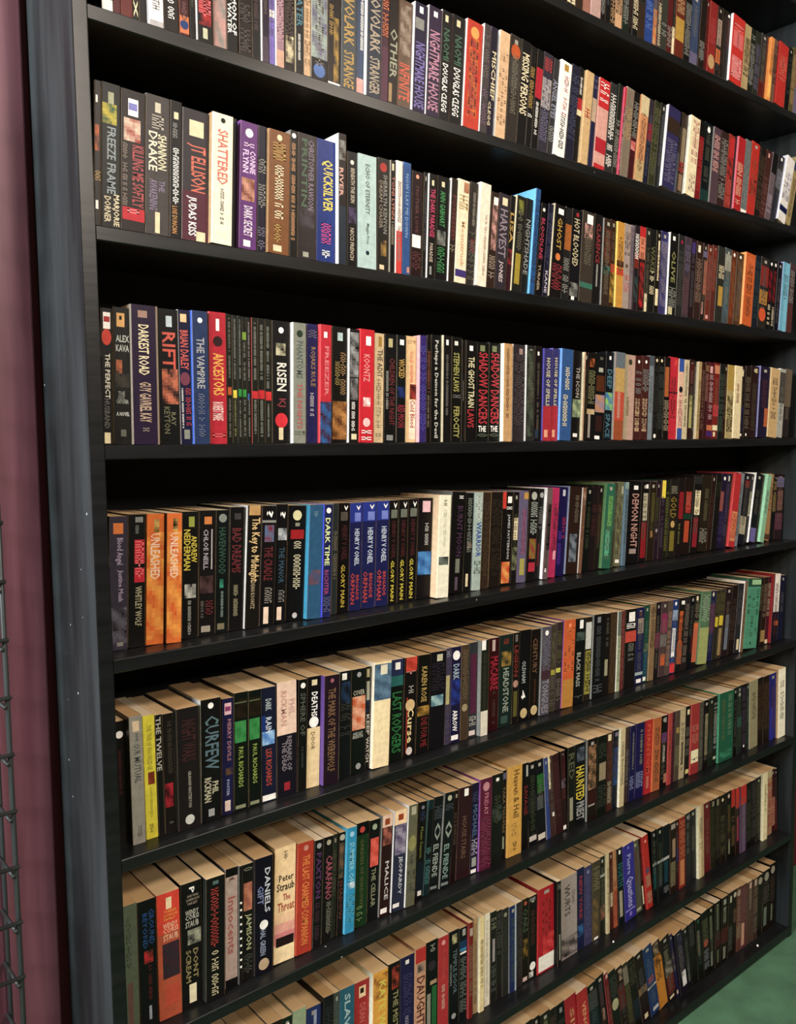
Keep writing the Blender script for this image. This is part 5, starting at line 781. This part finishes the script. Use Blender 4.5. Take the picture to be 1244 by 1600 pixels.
6;1123.0;13.7;169;34;31.0;4c3c38;4c3c38;;s|30,80|10,90|807c74
6;1136.7;18.9;169;34;29.1;201c4c;201c4c;;s|10,60|50,80|98947c~s|65,90|10,90|8890b8
6;1155.6;32.4;170;34;27.5;201c50;201c50;thick navy paperback with slate blue lettering on the seventh shelf down;s|10,60|50,80|98947c~s|65,90|10,90|8890b8
6;1188.0;31.2;169;36;28.5;b02828;b02828;thick red paperback with orange lettering on the seventh shelf down;b|0,100|0,25|a02430~t|6,72|35,80|c85830|PHANTOM~s|76,92|40,70|e0a088
6;1219.2;31.6;168;37;26.4;b06438;e07038;plain thick orange paperback on the seventh shelf down;s|14,90|25,75|764b32
6;1250.8;29.9;166;36;29.2;1c1418;1c1418;;s|24,90|25,75|635a4d~b|4,8|35,65|a8a498~b|3,10|50,80|989490~b|24,38|20,90|683870~b|42,65|40,70|a8a098~b|82,95|60,99|b07860
6;1280.7;16.1;168;33;27.1;a84440;a84440;;s|24,60|25,75|723b36
6;1296.8;14.7;167;32;29.2;4c2430;4c2430;;s|5,40|10,90|603048
6;1311.5;19.6;167;31;28.6;54483c;54483c;;b|24,32|20,80|a08848~s|50,80|10,90|807c58
6;1331.1;23.3;168;30;29.3;b8a884;e0d2ac;;s|18,90|25,75|7a6d58~b|48,80|40,70|404034
6;1354.4;19.6;169;27;28.8;201c1a;201c1a;;b|5,12|30,80|e0d2ac~s|30,70|10,90|706c60~b|90,96|20,90|d8cc80
6;1374.0;35.9;170;25;25.9;9c3434;b05048;thick red paperback with pink lettering on the seventh shelf down;s|30,60|10,90|c07060~b|66,84|5,95|e8e0b8~s|78,84|10,90|303028
6;1413.0;16.1;168;23;27.8;504c44;504c44;;s|10,80|10,90|706c60
6;1429.0;26.0;169;22;27.3;1c1414;1c1414;;s|24,90|25,75|635a4b~b|4,8|35,65|a8a498~b|20,80|30,80|908868
6;1455.0;21.1;170;20;27.5;1c2c20;1c2c20;;s|14,90|25,75|543429~b|4,8|35,65|a8a498~b|50,80|0,100|1c3c34
6;1476.2;18.4;171;18;28.1;241c1c;241c1c;;s|10,80|10,90|a0a098~b|88,92|10,80|b0c0a0
6;1494.5;69.0;174;14;23.5;246048;4c9c78;thick green paperback with pale green lettering on the seventh shelf down;s|10,70|20,40|6c6840~s|5,70|60,85|789070~p|85,95|10,90|409070/246048
6;1573.9;17.4;174;-3;29.2;161618;161618;;s|18,90|25,75|605b4d~b|4,8|35,65|a8a498
6;1591.3;22.2;176;-9;28.5;24302c;24302c;;s|18,90|25,75|495439~b|4,8|35,65|a8a498~o|10,16||a0a090~b|46,60|0,100|2c5c54
6;1613.5;25.4;176;-14;28.7;20161e;20161e;;s|5,90|10,90|504054~o|90,94||f4f0ea
6;1638.9;12.6;176;-21;28.7;24342c;24342c;;s|18,60|25,75|676a57~b|4,8|35,65|a8a498
6;1651.5;42.1;178;-25;26.8;989070;88887c;plain thick olive paperback, right of the black book, seventh shelf down;s|18,60|25,75|6a614e
6;1693.6;27.7;179;-27;28.4;241814;241814;;s|10,80|10,90|583c24
6;1721.3;33.7;179;-28;27.2;281c14;281c14;;s|10,80|10,90|583c24
6;1755.0;36.3;180;-29;27.1;242878;242878;;s|18,90|25,75|583255~b|4,8|35,65|a8a498~b|50,100|10,50|3034a0
6;1791.3;39.6;188;-29;21.0;fff4dc;b89468;;s|18,75|25,75|9d9384
7;147.3;25.7;186;43;33.5;201c1a;201c1a;;s|24,60|25,75|655e4e~b|4,8|35,65|a8a498
7;173.0;24.3;186;42;33.6;241c18;241c18;;s|18,75|25,75|494a2f~b|4,8|35,65|a8a498
7;197.3;22.7;185;41;33.9;1c1c20;1c1c20;;s|24,60|25,75|595447~b|4,8|35,65|a8a498
7;220.0;26.2;186;40;32.5;2a2018;2a2018;;s|14,90|25,75|6a604d~b|4,8|35,65|a8a498
7;246.2;19.3;183;39;34.1;1c2c20;1c2c20;;s|18,75|25,75|455233~b|4,8|35,65|a8a498~b|6,20|40,70|f4f0ea
7;265.5;25.2;186;39;32.9;98a888;a0a890;;s|24,90|25,75|6a6d5a
7;295.7;28.4;172;38;40.5;2c3c70;2c3c70;;s|18,75|25,75|4d5a5b~b|4,8|35,65|a8a498~b|4,30|50,70|a0a8c0
7;324.1;21.0;183;35;32.9;1c1c1e;1c1c1e;;s|10,60|10,90|303438
7;345.1;12.0;181;34;34.1;485450;485450;;s|24,60|25,75|5b664b~b|4,8|35,65|a8a498
7;357.0;29.7;181;33;32.8;2c6478;2c6478;;t|6,60|30,70|a8c0c0|SLAVERS
7;386.8;31.9;178;32;34.1;a42c2c;a42c2c;thick red paperback with pink lettering on the eighth shelf down;b|5,16|30,75|e8c8a0~b|7,12|38,62|301c14~t|22,60|35,75|c06058|DEAN KING
7;418.7;33.2;186;29;24.6;e0a43c;fffce0;thick yellow paperback with a brown picture on the eighth shelf down;p|3,26|5,99|905820/e0a43c~a|10,90|40,85|d8c848|KATE WILHELM
7;458.9;27.0;181;27;33.5;1c1814;1c1814;black paperback with THE MISTLETOE in olive on the eighth shelf down;p|4,26|30,90|b84838/1c1814~t|28,90|40,85|a09c70|THE MISTLETOE
7;485.9;32.5;181;26;33.2;28244c;28244c;thick navy paperback with blue lettering, right of the black THE MISTLETOE book, eighth shelf down;b|4,8|35,60|f4f0ea~s|18,60|20,80|443c6c~s|60,90|35,60|a098b0
7;518.3;27.5;186;24;33.4;c89878;c89878;tan paperback with maroon lettering, right of the navy book with blue lettering, eighth shelf down;b|2,16|10,99|b83430~b|17,26|20,90|a08878~p|18,25|30,70|483c34/a08878~t|30,90|20,90|602c28|DAUGHTER
7;545.8;29.4;185;22;33.9;161616;161616;black paperback with a green panel at mid-height on the eighth shelf down;s|4,12|35,75|a0a098~o|20,30||383038~b|40,44|35,90|b09070~b|46,90|50,90|286838~b|52,90|10,40|909080
7;575.3;26.5;182;21;34.1;b03438;b03438;red paperback with tan lettering and a pink dot near its top, eighth shelf down;o|4,9||f0a0a0~s|14,46|40,70|c05048~s|50,76|35,65|e0b8a8
7;601.7;25.8;183;19;33.8;161618;161618;black paperback with teal lettering, right of the red book with tan lettering, eighth shelf down;p|4,14|30,80|c8c090/161618~t|20,66|40,80|607078|TEMPLE DOOR~s|34,56|10,28|909090~o|86,92||a0a0a0
7;627.5;20.4;180;18;33.8;161c20;161c20;black paperback with grey lettering, right of the black book with teal lettering, eighth shelf down;b|2,9|40,80|a8a8a0~b|14,22|0,100|1c4060~b|22,25|10,90|4088b0~b|26,28|10,90|f4f0ea~s|32,90|10,90|707870
7;648.0;11.7;185;16;29.5;7c2420;b03c40;;b|6,14|20,90|b09c90~s|20,80|10,90|8c7458
7;663.8;11.9;186;15;33.7;a88c68;a88c68;;s|24,90|25,75|725f4a~b|0,6|0,100|b8986c
7;675.7;13.5;186;13;28.9;e8d4a0;f0e8c8;;s|24,75|25,75|928366
7;694.5;15.3;183;11;34.1;f0e8d4;f0e8d4;;s|8,90|30,60|c8b8a0
7;709.7;17.2;181;9;33.0;262624;262624;black paperback with dark grey lettering and a grey panel at mid-height, eighth shelf down;s|5,20|10,90|8c8c70~b|30,55|30,70|a09898~s|60,90|10,90|606460
7;726.9;14.5;177;7;33.7;242422;242422;;s|3,50|10,90|505450
7;741.4;17.6;176;5;32.3;30302c;30302c;black paperback with dark grey lettering, left of the navy book, eighth shelf down;o|5,10||909080~s|14,60|10,90|3c3c38
7;759.1;20.8;175;3;30.4;283460;8c8c86;navy paperback with a white panel at mid-height on the eighth shelf down;s|14,90|25,75|4b5653~b|4,8|35,65|a8a498~b|0,100|75,98|a8b4c0
7;779.9;19.4;173;1;32.9;383030;383030;black paperback with dark grey lettering, right of the navy book, eighth shelf down;s|5,90|10,90|443c3c
7;799.3;18.7;173;5;33.9;201c14;201c14;black paperback with dark green lettering on the eighth shelf down;o|3,8||b05838~t|12,40|10,90|485440|OAKS~p|48,70|10,90|806428/201c14~b|93,98|10,80|d0b8b0
7;818.0;24.2;171;9;34.0;1c1814;1c1814;black paperback with a white dot near its foot on the eighth shelf down;s|18,60|25,75|542a23~b|4,8|35,65|a8a498~b|2,6|10,80|80807c~o|80,90||f4f0ea~p|91,98|5,60|f4f0ea/1c1814
7;842.3;50.8;177;15;31.9;b01828;c02c38;thick red paperback with a white band near its foot on the eighth shelf down;s|14,60|25,75|9e2a2d~b|4,8|35,65|a8a498~p|56,80|30,99|d84848/b01828~b|80,98|5,99|f0ece0
7;893.1;12.0;183;-12;22.0;1c1c1a;1c1c1a;;s|4,12|10,90|80887c~s|14,60|30,70|383c30~b|62,92|40,70|a0a090
7;916.5;51.6;175;-17;31.5;a49894;a49894;thick grey paperback with a black picture on the eighth shelf down;t|10,48|20,55|504844|WURTS~s|20,40|65,85|807470~p|74,98|0,99|302c2c/a49894
7;968.1;25.4;178;-14;33.4;24284c;24284c;navy paperback with red lettering on the eighth shelf down;t|10,64|30,75|a02c3c|NEW YORK~p|70,84|10,90|3c70a8/24284c
7;993.5;24.7;174;-13;33.4;484468;484468;navy paperback with slate blue lettering on the eighth shelf down;o|5,10||8080a8~s|12,90|10,90|585480
7;1018.2;28.7;176;-11;32.6;4c4434;4c4434;dark olive paperback with a brown picture on the eighth shelf down;s|5,40|10,90|847c60~p|46,95|10,70|806840/4c4434~b|96,99|20,70|f4f0ea
7;1046.9;19.4;178;-21;34.4;242820;242820;;s|14,75|25,75|676451~b|4,8|35,65|a8a498~b|22,26|0,90|a0a098~p|62,80|10,90|a06850/383028
7;1066.4;10.1;182;-31;29.8;c8b890;c8b890;;s|18,75|25,75|82755e
7;1083.0;13.5;178;-39;34.6;582820;582820;;s|18,75|25,75|685556~b|4,8|35,65|a8a498~b|52,70|20,80|e0d2ac
7;1096.5;15.4;178;-50;34.5;b0603c;b0603c;;b|0,50|0,100|b08058~s|40,95|10,90|a04838
7;1111.9;22.0;179;-63;32.3;181c20;181c20;;b|3,8|30,60|f4f0ea~t|20,50|10,90|206c6c|NORTH~b|56,90|20,70|a8a088
7;1133.9;42.1;178;-82;31.4;3c3490;282c50;thick blue paperback with Questions in slate blue on the eighth shelf down;o|3,7||8080c8~t|14,40|35,70|a0a0d0|Pierre~t|44,84|20,85|b0a8d8|Questions~b|86,88|5,90|8888c8~o|90,96||8878c8
7;1176.0;27.3;175;-112;34.3;58584c;8c8c86;;s|14,60|25,75|724a3f~b|4,8|35,65|a8a498~b|93,97|20,80|b0b090
7;1203.3;12.1;176;-143;34.6;241414;241414;;s|10,60|10,90|60302c~b|66,92|30,70|e0d2ac
7;1215.3;22.4;181;-145;29.4;b02820;b83028;;o|6,10||f0a090~o|44,52||60506c~s|54,95|10,90|b0a080
7;1243.0;17.5;178;-64;32.9;14181a;14181a;;s|14,60|25,75|5f5c4e~b|4,8|35,65|a8a498~b|50,80|20,80|205050~b|44,48|0,100|8c9090
7;1260.6;23.2;178;-46;32.8;16181c;16181c;;s|18,75|25,75|424831~b|4,8|35,65|a8a498~b|50,80|20,80|404848~b|44,48|0,100|a0a0a0
7;1283.7;25.9;175;-24;34.6;141a20;141a20;;b|50,80|20,80|1c4050~b|44,48|0,100|b0b0b0~s|85,95|10,90|808080
7;1309.7;25.2;175;-28;32.8;2c1e18;2c1e18;;b|3,10|20,90|a09890~b|24,50|40,90|a08468~s|56,92|10,90|a09470
7;1334.8;14.4;175;-32;33.7;401c1c;401c1c;;s|18,75|25,75|5c4f54~b|4,8|35,65|a8a498~b|40,60|0,100|302050
7;1349.3;25.8;176;-34;32.6;8c2c20;8c2c20;;s|5,60|10,90|c07850~b|60,96|10,80|c08050
7;1375.1;23.7;178;-38;33.6;302e30;302e30;;s|14,60|25,75|6d6759~b|4,8|35,65|a8a498~b|3,10|50,90|807878
7;1398.8;26.6;179;-41;34.6;242424;303034;;s|24,60|25,75|676253~b|4,8|35,65|a8a498
7;1425.4;25.6;186;-46;28.6;d8c8a0;e8e0bc;;s|18,60|25,75|8a7d66~b|0,100|50,99|b8a078
7;1460.4;27.7;180;-45;34.3;702428;702428;;s|24,75|25,75|83584b~b|4,8|35,65|a8a498
7;1488.1;22.1;180;-43;33.5;2c281c;2c281c;;b|3,10|40,80|908870~s|14,90|10,90|403c24
7;1510.2;23.1;179;-41;34.4;201c1c;201c1c;;b|3,12|40,80|908870~s|14,90|10,90|504430
7;1533.3;25.2;179;-39;34.0;241c18;241c18;;o|5,10||e0d2ac~s|30,90|10,90|605838
7;1558.5;27.4;181;-36;32.9;1c1814;1c1814;;s|24,75|25,75|542a23~b|4,8|35,65|a8a498~o|5,10||e0b8b0~b|20,60|30,80|4c4820~b|70,92|40,70|808068
7;1585.9;20.0;179;-34;34.5;201814;201814;;b|0,26|0,100|b83028~s|40,85|10,90|805c38
7;1605.9;19.6;178;-32;33.5;2c1614;2c1614;;s|14,75|25,75|6b5b4b~b|4,8|35,65|a8a498~b|0,30|0,100|c03428~b|44,80|30,80|a03048
7;1625.5;29.0;179;-30;30.4;584058;584058;;s|18,75|25,75|776663~b|4,8|35,65|a8a498~b|0,28|0,100|c02c28~b|28,100|20,80|705c78
7;1654.5;28.1;178;-27;32.3;181614;181614;;s|5,90|10,90|4c4438
7;1682.6;26.1;177;-24;33.5;1c1618;1c1618;;s|5,90|10,90|504848
7;1708.7;24.7;179;-22;33.4;1c1814;1c1814;;o|4,8||b0b0a8~s|10,90|10,90|505034
7;1733.4;23.7;186;-20;27.0;e8dcb0;e0d2ac;;s|18,60|25,75|92876e
7;1771.7;25.5;182;-30;34.6;b08868;b08868;;b|0,12|0,100|c0b088~s|20,90|10,90|b05048
7;1797.1;20.8;178;-40;37.1;482020;482020;;s|18,90|25,75|6a2e29~b|4,8|35,65|a8a498~b|45,90|0,100|c08068
7;1817.9;14.1;175;-50;37.1;302024;302024;;s|14,90|25,75|635649~b|4,8|35,65|a8a498~b|50,100|0,100|5c2020
8;758.1;27.3;185;-76;33.1;201818;201818;;s|18,90|25,75|4c4d52~b|4,8|35,65|a8a498
8;785.3;30.2;186;-78;31.1;1c1c1c;1c1c1c;;s|18,60|25,75|542c27~b|4,8|35,65|a8a498
8;815.5;29.1;186;-82;32.9;241a16;241a16;;s|18,60|25,75|49492e~b|4,8|35,65|a8a498
8;844.6;22.0;185;-85;33.1;1c1412;1c1412;;s|24,75|25,75|45462c~b|4,8|35,65|a8a498
8;866.6;30.8;184;-90;31.4;28281c;28281c;;s|24,75|25,75|5f5a45~b|4,8|35,65|a8a498~b|10,60|30,70|606040
8;897.4;20.2;180;-99;33.3;241c1c;241c1c;;s|10,60|10,90|58443c
8;917.6;28.1;181;-103;32.8;181418;181418;;b|6,12|40,70|909090~s|20,60|10,90|404040
8;945.7;39.9;181;-110;33.3;a42430;a42430;;t|16,70|40,75|c89060|SINS
8;985.6;35.0;182;-131;28.8;b02c30;b82428;;t|16,90|40,75|e0a070|VENGEANCE
8;1024.7;33.6;179;-151;32.0;161a18;161a18;;s|14,60|25,75|474e52~b|4,8|35,65|a8a498~b|10,34|0,100|484444~b|34,60|0,100|1c2c30
8;1058.3;29.7;186;-161;32.0;18141a;18141a;;s|24,75|25,75|522826~b|4,8|35,65|a8a498~b|10,40|30,70|403c40~b|44,60|40,70|b08878
8;1088.0;14.9;185;-178;30.5;701c28;c83c44;;s|18,75|25,75|83544b~b|4,8|35,65|a8a498~b|2,7|40,90|e0a0a0
8;1105.7;28.1;179;-191;32.5;20221e;20221e;;s|8,40|10,90|484c44~o|40,56||b0ac88
8;1133.7;24.6;178;-199;32.0;2c1c18;2c1c18;;s|24,90|25,75|524f52~b|4,8|35,65|a8a498~p|4,20|40,90|b09880/2c1c18~b|26,60|0,100|602420
8;1158.3;19.2;178;-205;32.1;3c342c;3c342c;;b|5,30|0,100|807868~s|30,90|10,90|606030
8;1177.5;26.8;179;-208;31.8;201c18;201c18;;s|5,40|10,90|545038~b|60,90|0,100|242c34
8;1204.3;33.4;181;-213;31.2;2c1c1c;2c1c1c;thick black paperback with a brown band at mid-height, left of the blue book, bottom shelf;s|24,60|25,75|524f54~b|4,8|35,65|a8a498~b|50,60|0,100|806848~b|90,97|30,70|e0d2ac
8;1237.7;36.4;183;-220;31.3;28406c;28406c;thick blue paperback with a maroon band at mid-height on the bottom shelf;s|18,90|25,75|50617c~b|4,8|35,65|a8a498~b|44,54|20,80|8c4858~b|58,60|0,100|e0d2ac~b|90,95|30,90|c0c0c0
8;1274.1;35.5;178;-233;33.1;c88424;c88424;thick orange paperback with a black panel near its top on the bottom shelf;s|14,60|25,75|825b28~b|0,26|0,100|281814~p|2,26|20,80|a08c74/281814~p|20,34|10,90|281814/c88424
8;1309.7;36.0;177;-230;31.8;24181c;24181c;thick black paperback with a maroon panel near its foot on the bottom shelf;s|14,90|25,75|675c4f~b|4,8|35,65|a8a498~b|20,40|20,60|606048~p|40,60|10,90|a09484/24181c~b|60,88|10,90|701c20~b|92,96|20,70|e0d2ac
8;1345.6;12.8;174;-217;33.3;302450;302450;;s|24,60|25,75|4f4e4b~b|4,8|35,65|a8a498~p|30,60|10,90|706060/302450~b|90,96|20,70|e0d2ac
8;1358.4;32.5;169;-206;29.7;241c2c;241c2c;;s|24,75|25,75|675e57~b|4,8|35,65|a8a498~p|5,60|30,90|484058/241c2c~b|66,90|40,90|e8e4e4
8;1390.9;22.3;165;-178;31.7;1c1c20;1c1c20;;s|18,90|25,75|635e51~b|4,8|35,65|a8a498~o|3,8||909090~b|60,90|40,60|606868
8;1413.3;25.3;167;-156;32.3;1c1814;1c1814;;s|5,40|10,90|505050
8;1438.6;25.9;168;-130;31.6;181c14;181c14;;s|24,75|25,75|484f50~b|4,8|35,65|a8a498~b|20,60|20,60|706858~o|4,9||246044
8;1464.5;29.1;173;-108;32.0;1c1814;1c1814;;s|10,50|10,90|68684c~o|44,56||a05040~s|60,90|10,90|808488
8;1493.6;23.7;173;-78;33.4;1c1a14;1c1a14;;s|24,75|25,75|635d4b~b|4,8|35,65|a8a498~b|14,50|20,60|687058~b|70,92|20,60|808478
8;1517.3;26.5;174;-45;33.2;241a16;241a16;;s|18,60|25,75|4e4e51~b|4,8|35,65|a8a498~b|5,44|30,70|646c54~b|48,70|0,100|481c1c~b|74,94|30,70|586048
8;1543.7;32.0;175;-8;33.0;1c1814;1c1814;;s|14,75|25,75|542a23~b|4,8|35,65|a8a498~b|4,12|30,70|a0a090~b|16,40|30,70|808878~b|48,70|0,100|501c1c~b|76,95|30,70|808070
8;1575.8;23.2;177;-3;32.6;241c18;241c18;;b|6,16|30,70|c0b8a0~s|50,90|10,90|606458
8;1599.0;19.2;176;-3;33.3;281a18;281a18;;o|4,12||c0b8a8~s|30,50|10,90|806050
8;1618.2;20.8;175;-3;33.4;6c4438;6c4438;;o|4,14||b0a090~s|16,60|30,80|a0887c~b|60,80|0,100|806c54
8;1639.1;29.6;174;-4;32.4;683c3c;683c3c;;b|60,95|10,60|c89c80~s|5,60|10,90|805858
8;1668.6;29.5;171;-0;32.8;5c4438;5c4438;;b|2,12|40,80|c8a898~s|14,50|40,80|a09080
8;1698.1;26.2;171;3;31.2;4c3830;4c3830;;b|2,12|20,70|c0a890~s|14,90|10,90|807060
8;1724.3;25.5;170;6;32.9;1c1814;1c1814;;o|4,16||a8a090~s|20,90|10,90|383428
8;1749.8;38.9;173;8;32.2;241c16;241c16;;o|4,18||a09c88~s|20,55|10,90|605850~b|60,90|20,60|707c70
8;1788.6;30.7;179;10;32.9;241a16;241a16;;o|4,16||a8a090~s|20,60|10,90|504438~b|64,90|30,60|707860
"""  # thin white book on the third shelf stands for the blue book's side glare
rest = Acc()
rng = random.Random(11)
for line in BOOKS.strip().split('\n'):
    r, x, t, h, phi, y, base, side, label, fe = line.split(';')
    r = int(r); x, t, h, y, phi = float(x) / 1000, float(t) / 1000, float(h) / 1000, float(y) / 1000, float(phi) / 1000
    feats = [q.split('|') for q in fe.split('~') if q]
    tt = t - 0.0004
    cov, page, ink = make_book(tt, h, base, side, feats, rng)
    z = max(zsh(r, x), zsh(r, x + t)) + 0.0002 + (tt * math.sin(phi) if phi > 0 else 0)
    yaw = rng.uniform(-0.004, 0.004)
    M = Matrix.Translation((x, y, z)) @ Euler((0, phi, 0)).to_matrix().to_4x4()
    if label:
        root = empty('paperback', label, 'book', 'paperbacks standing on the bookcase shelves')
        root.matrix_world = M
        cov.build('cover', [M_COVER], root)
        page.build('page_block', [M_PAGE], root)
        for nm, q in ink:
            if q.f: q.build(nm, [M_INK], root)
    else:
        rest.merge(cov, M, 0); rest.merge(page, M, 1); [rest.merge(q, M, 2) for _, q in ink]
o = rest.build('paperbacks', [M_COVER, M_PAGE, M_INK])
o['kind'] = 'stuff'; o['category'] = 'books'
o['label'] = 'narrowest-looking paperbacks filling the far ends and thin gaps of the shelves'

# ---------------------------------------------------------------- wire grid display panel on the left
def rod(bm, a, b_, rad=0.0027):
    a, b_ = Vector(a), Vector(b_); d = (b_ - a)
    q = d.to_track_quat('Z', 'Y').to_matrix().to_4x4()
    res = bmesh.ops.create_cone(bm, cap_ends=True, segments=10, radius1=rad, radius2=rad, depth=d.length,
                                matrix=Matrix.Translation((a + b_) / 2) @ q)
PITCH = 0.0752; GX, GY = -0.104, 0.098
g = empty('gridwall_panel', 'black wire grid display panel left of the bookcase', 'display panel', loc=(GX, GY, FLOOR))
def gpart(name, bm):
    o = link_mesh(name, bm, M_WIRE, smooth=True); o.parent = g; o.matrix_parent_inverse = Matrix.Translation((-GX, -GY, -FLOOR)); return o
zt = 0.46
bm = bmesh.new(); rod(bm, (GX, GY, FLOOR), (GX, GY, zt), 0.0034); gpart('frame_rod', bm)
bm = bmesh.new(); rod(bm, (GX, 0.160, FLOOR), (GX, 0.160, zt), 0.0030); gpart('frame_rod', bm)
bm = bmesh.new()
for i in range(1, 9): rod(bm, (GX - i * PITCH, GY, FLOOR), (GX - i * PITCH, GY, zt))
gpart('upright_wires', bm)
bm = bmesh.new()
z = -0.4722 + 0.0
zs = [z - PITCH * k for k in range(-12, 12)]
for zc in zs:
    if FLOOR < zc < zt:
        rod(bm, (GX - 8 * PITCH, GY - 0.005, zc), (GX + 0.004, GY - 0.005, zc))
        b2 = bmesh.new(); rod(b2, (GX - 0.004, GY - 0.004, zc - 0.012), (GX - 0.004, 0.162, zc - 0.012)); gpart('return_wire', b2)
gpart('cross_wires', bm)

# ---------------------------------------------------------------- small litter on the shelves
def scrap(x, y, r, label, s):
    bm = bmesh.new(); bm_box(bm, -s, s, -s * .6, s * .6, 0, 0.0006)
    for v in bm.verts: v.co.z += 0.0009 * (v.co.x > 0)
    o = link_mesh('paper_scrap', bm, M_SCRAP); o.location = (x, y, zsh(r, x) + 0.0003); o.rotation_euler = (0, 0, 0.5)
    o['label'] = label; o['category'] = 'paper scrap'; o['group'] = 'paper scraps on the shelf edges'
M_SCRAP, nt, b = mat('scrap_paper'); b.inputs['Base Color'].default_value = (*lin('e8e4dc'), 1); b.inputs['Roughness'].default_value = 0.8
scrap(1.6898, 0.0120, 8, 'tiny white paper scrap lying on the bottom shelf near its right end', 0.0035)
scrap(1.0529, 0.0040, 7, 'tiny white paper scrap on the front lip of the eighth shelf down', 0.0022)
bm = bmesh.new(); rod(bm, (-0.0200, 0.1198, -0.2829), (-0.0170, 0.1198, -0.2829), 0.0028); cpart('nail_head', bm, M_WIRE)
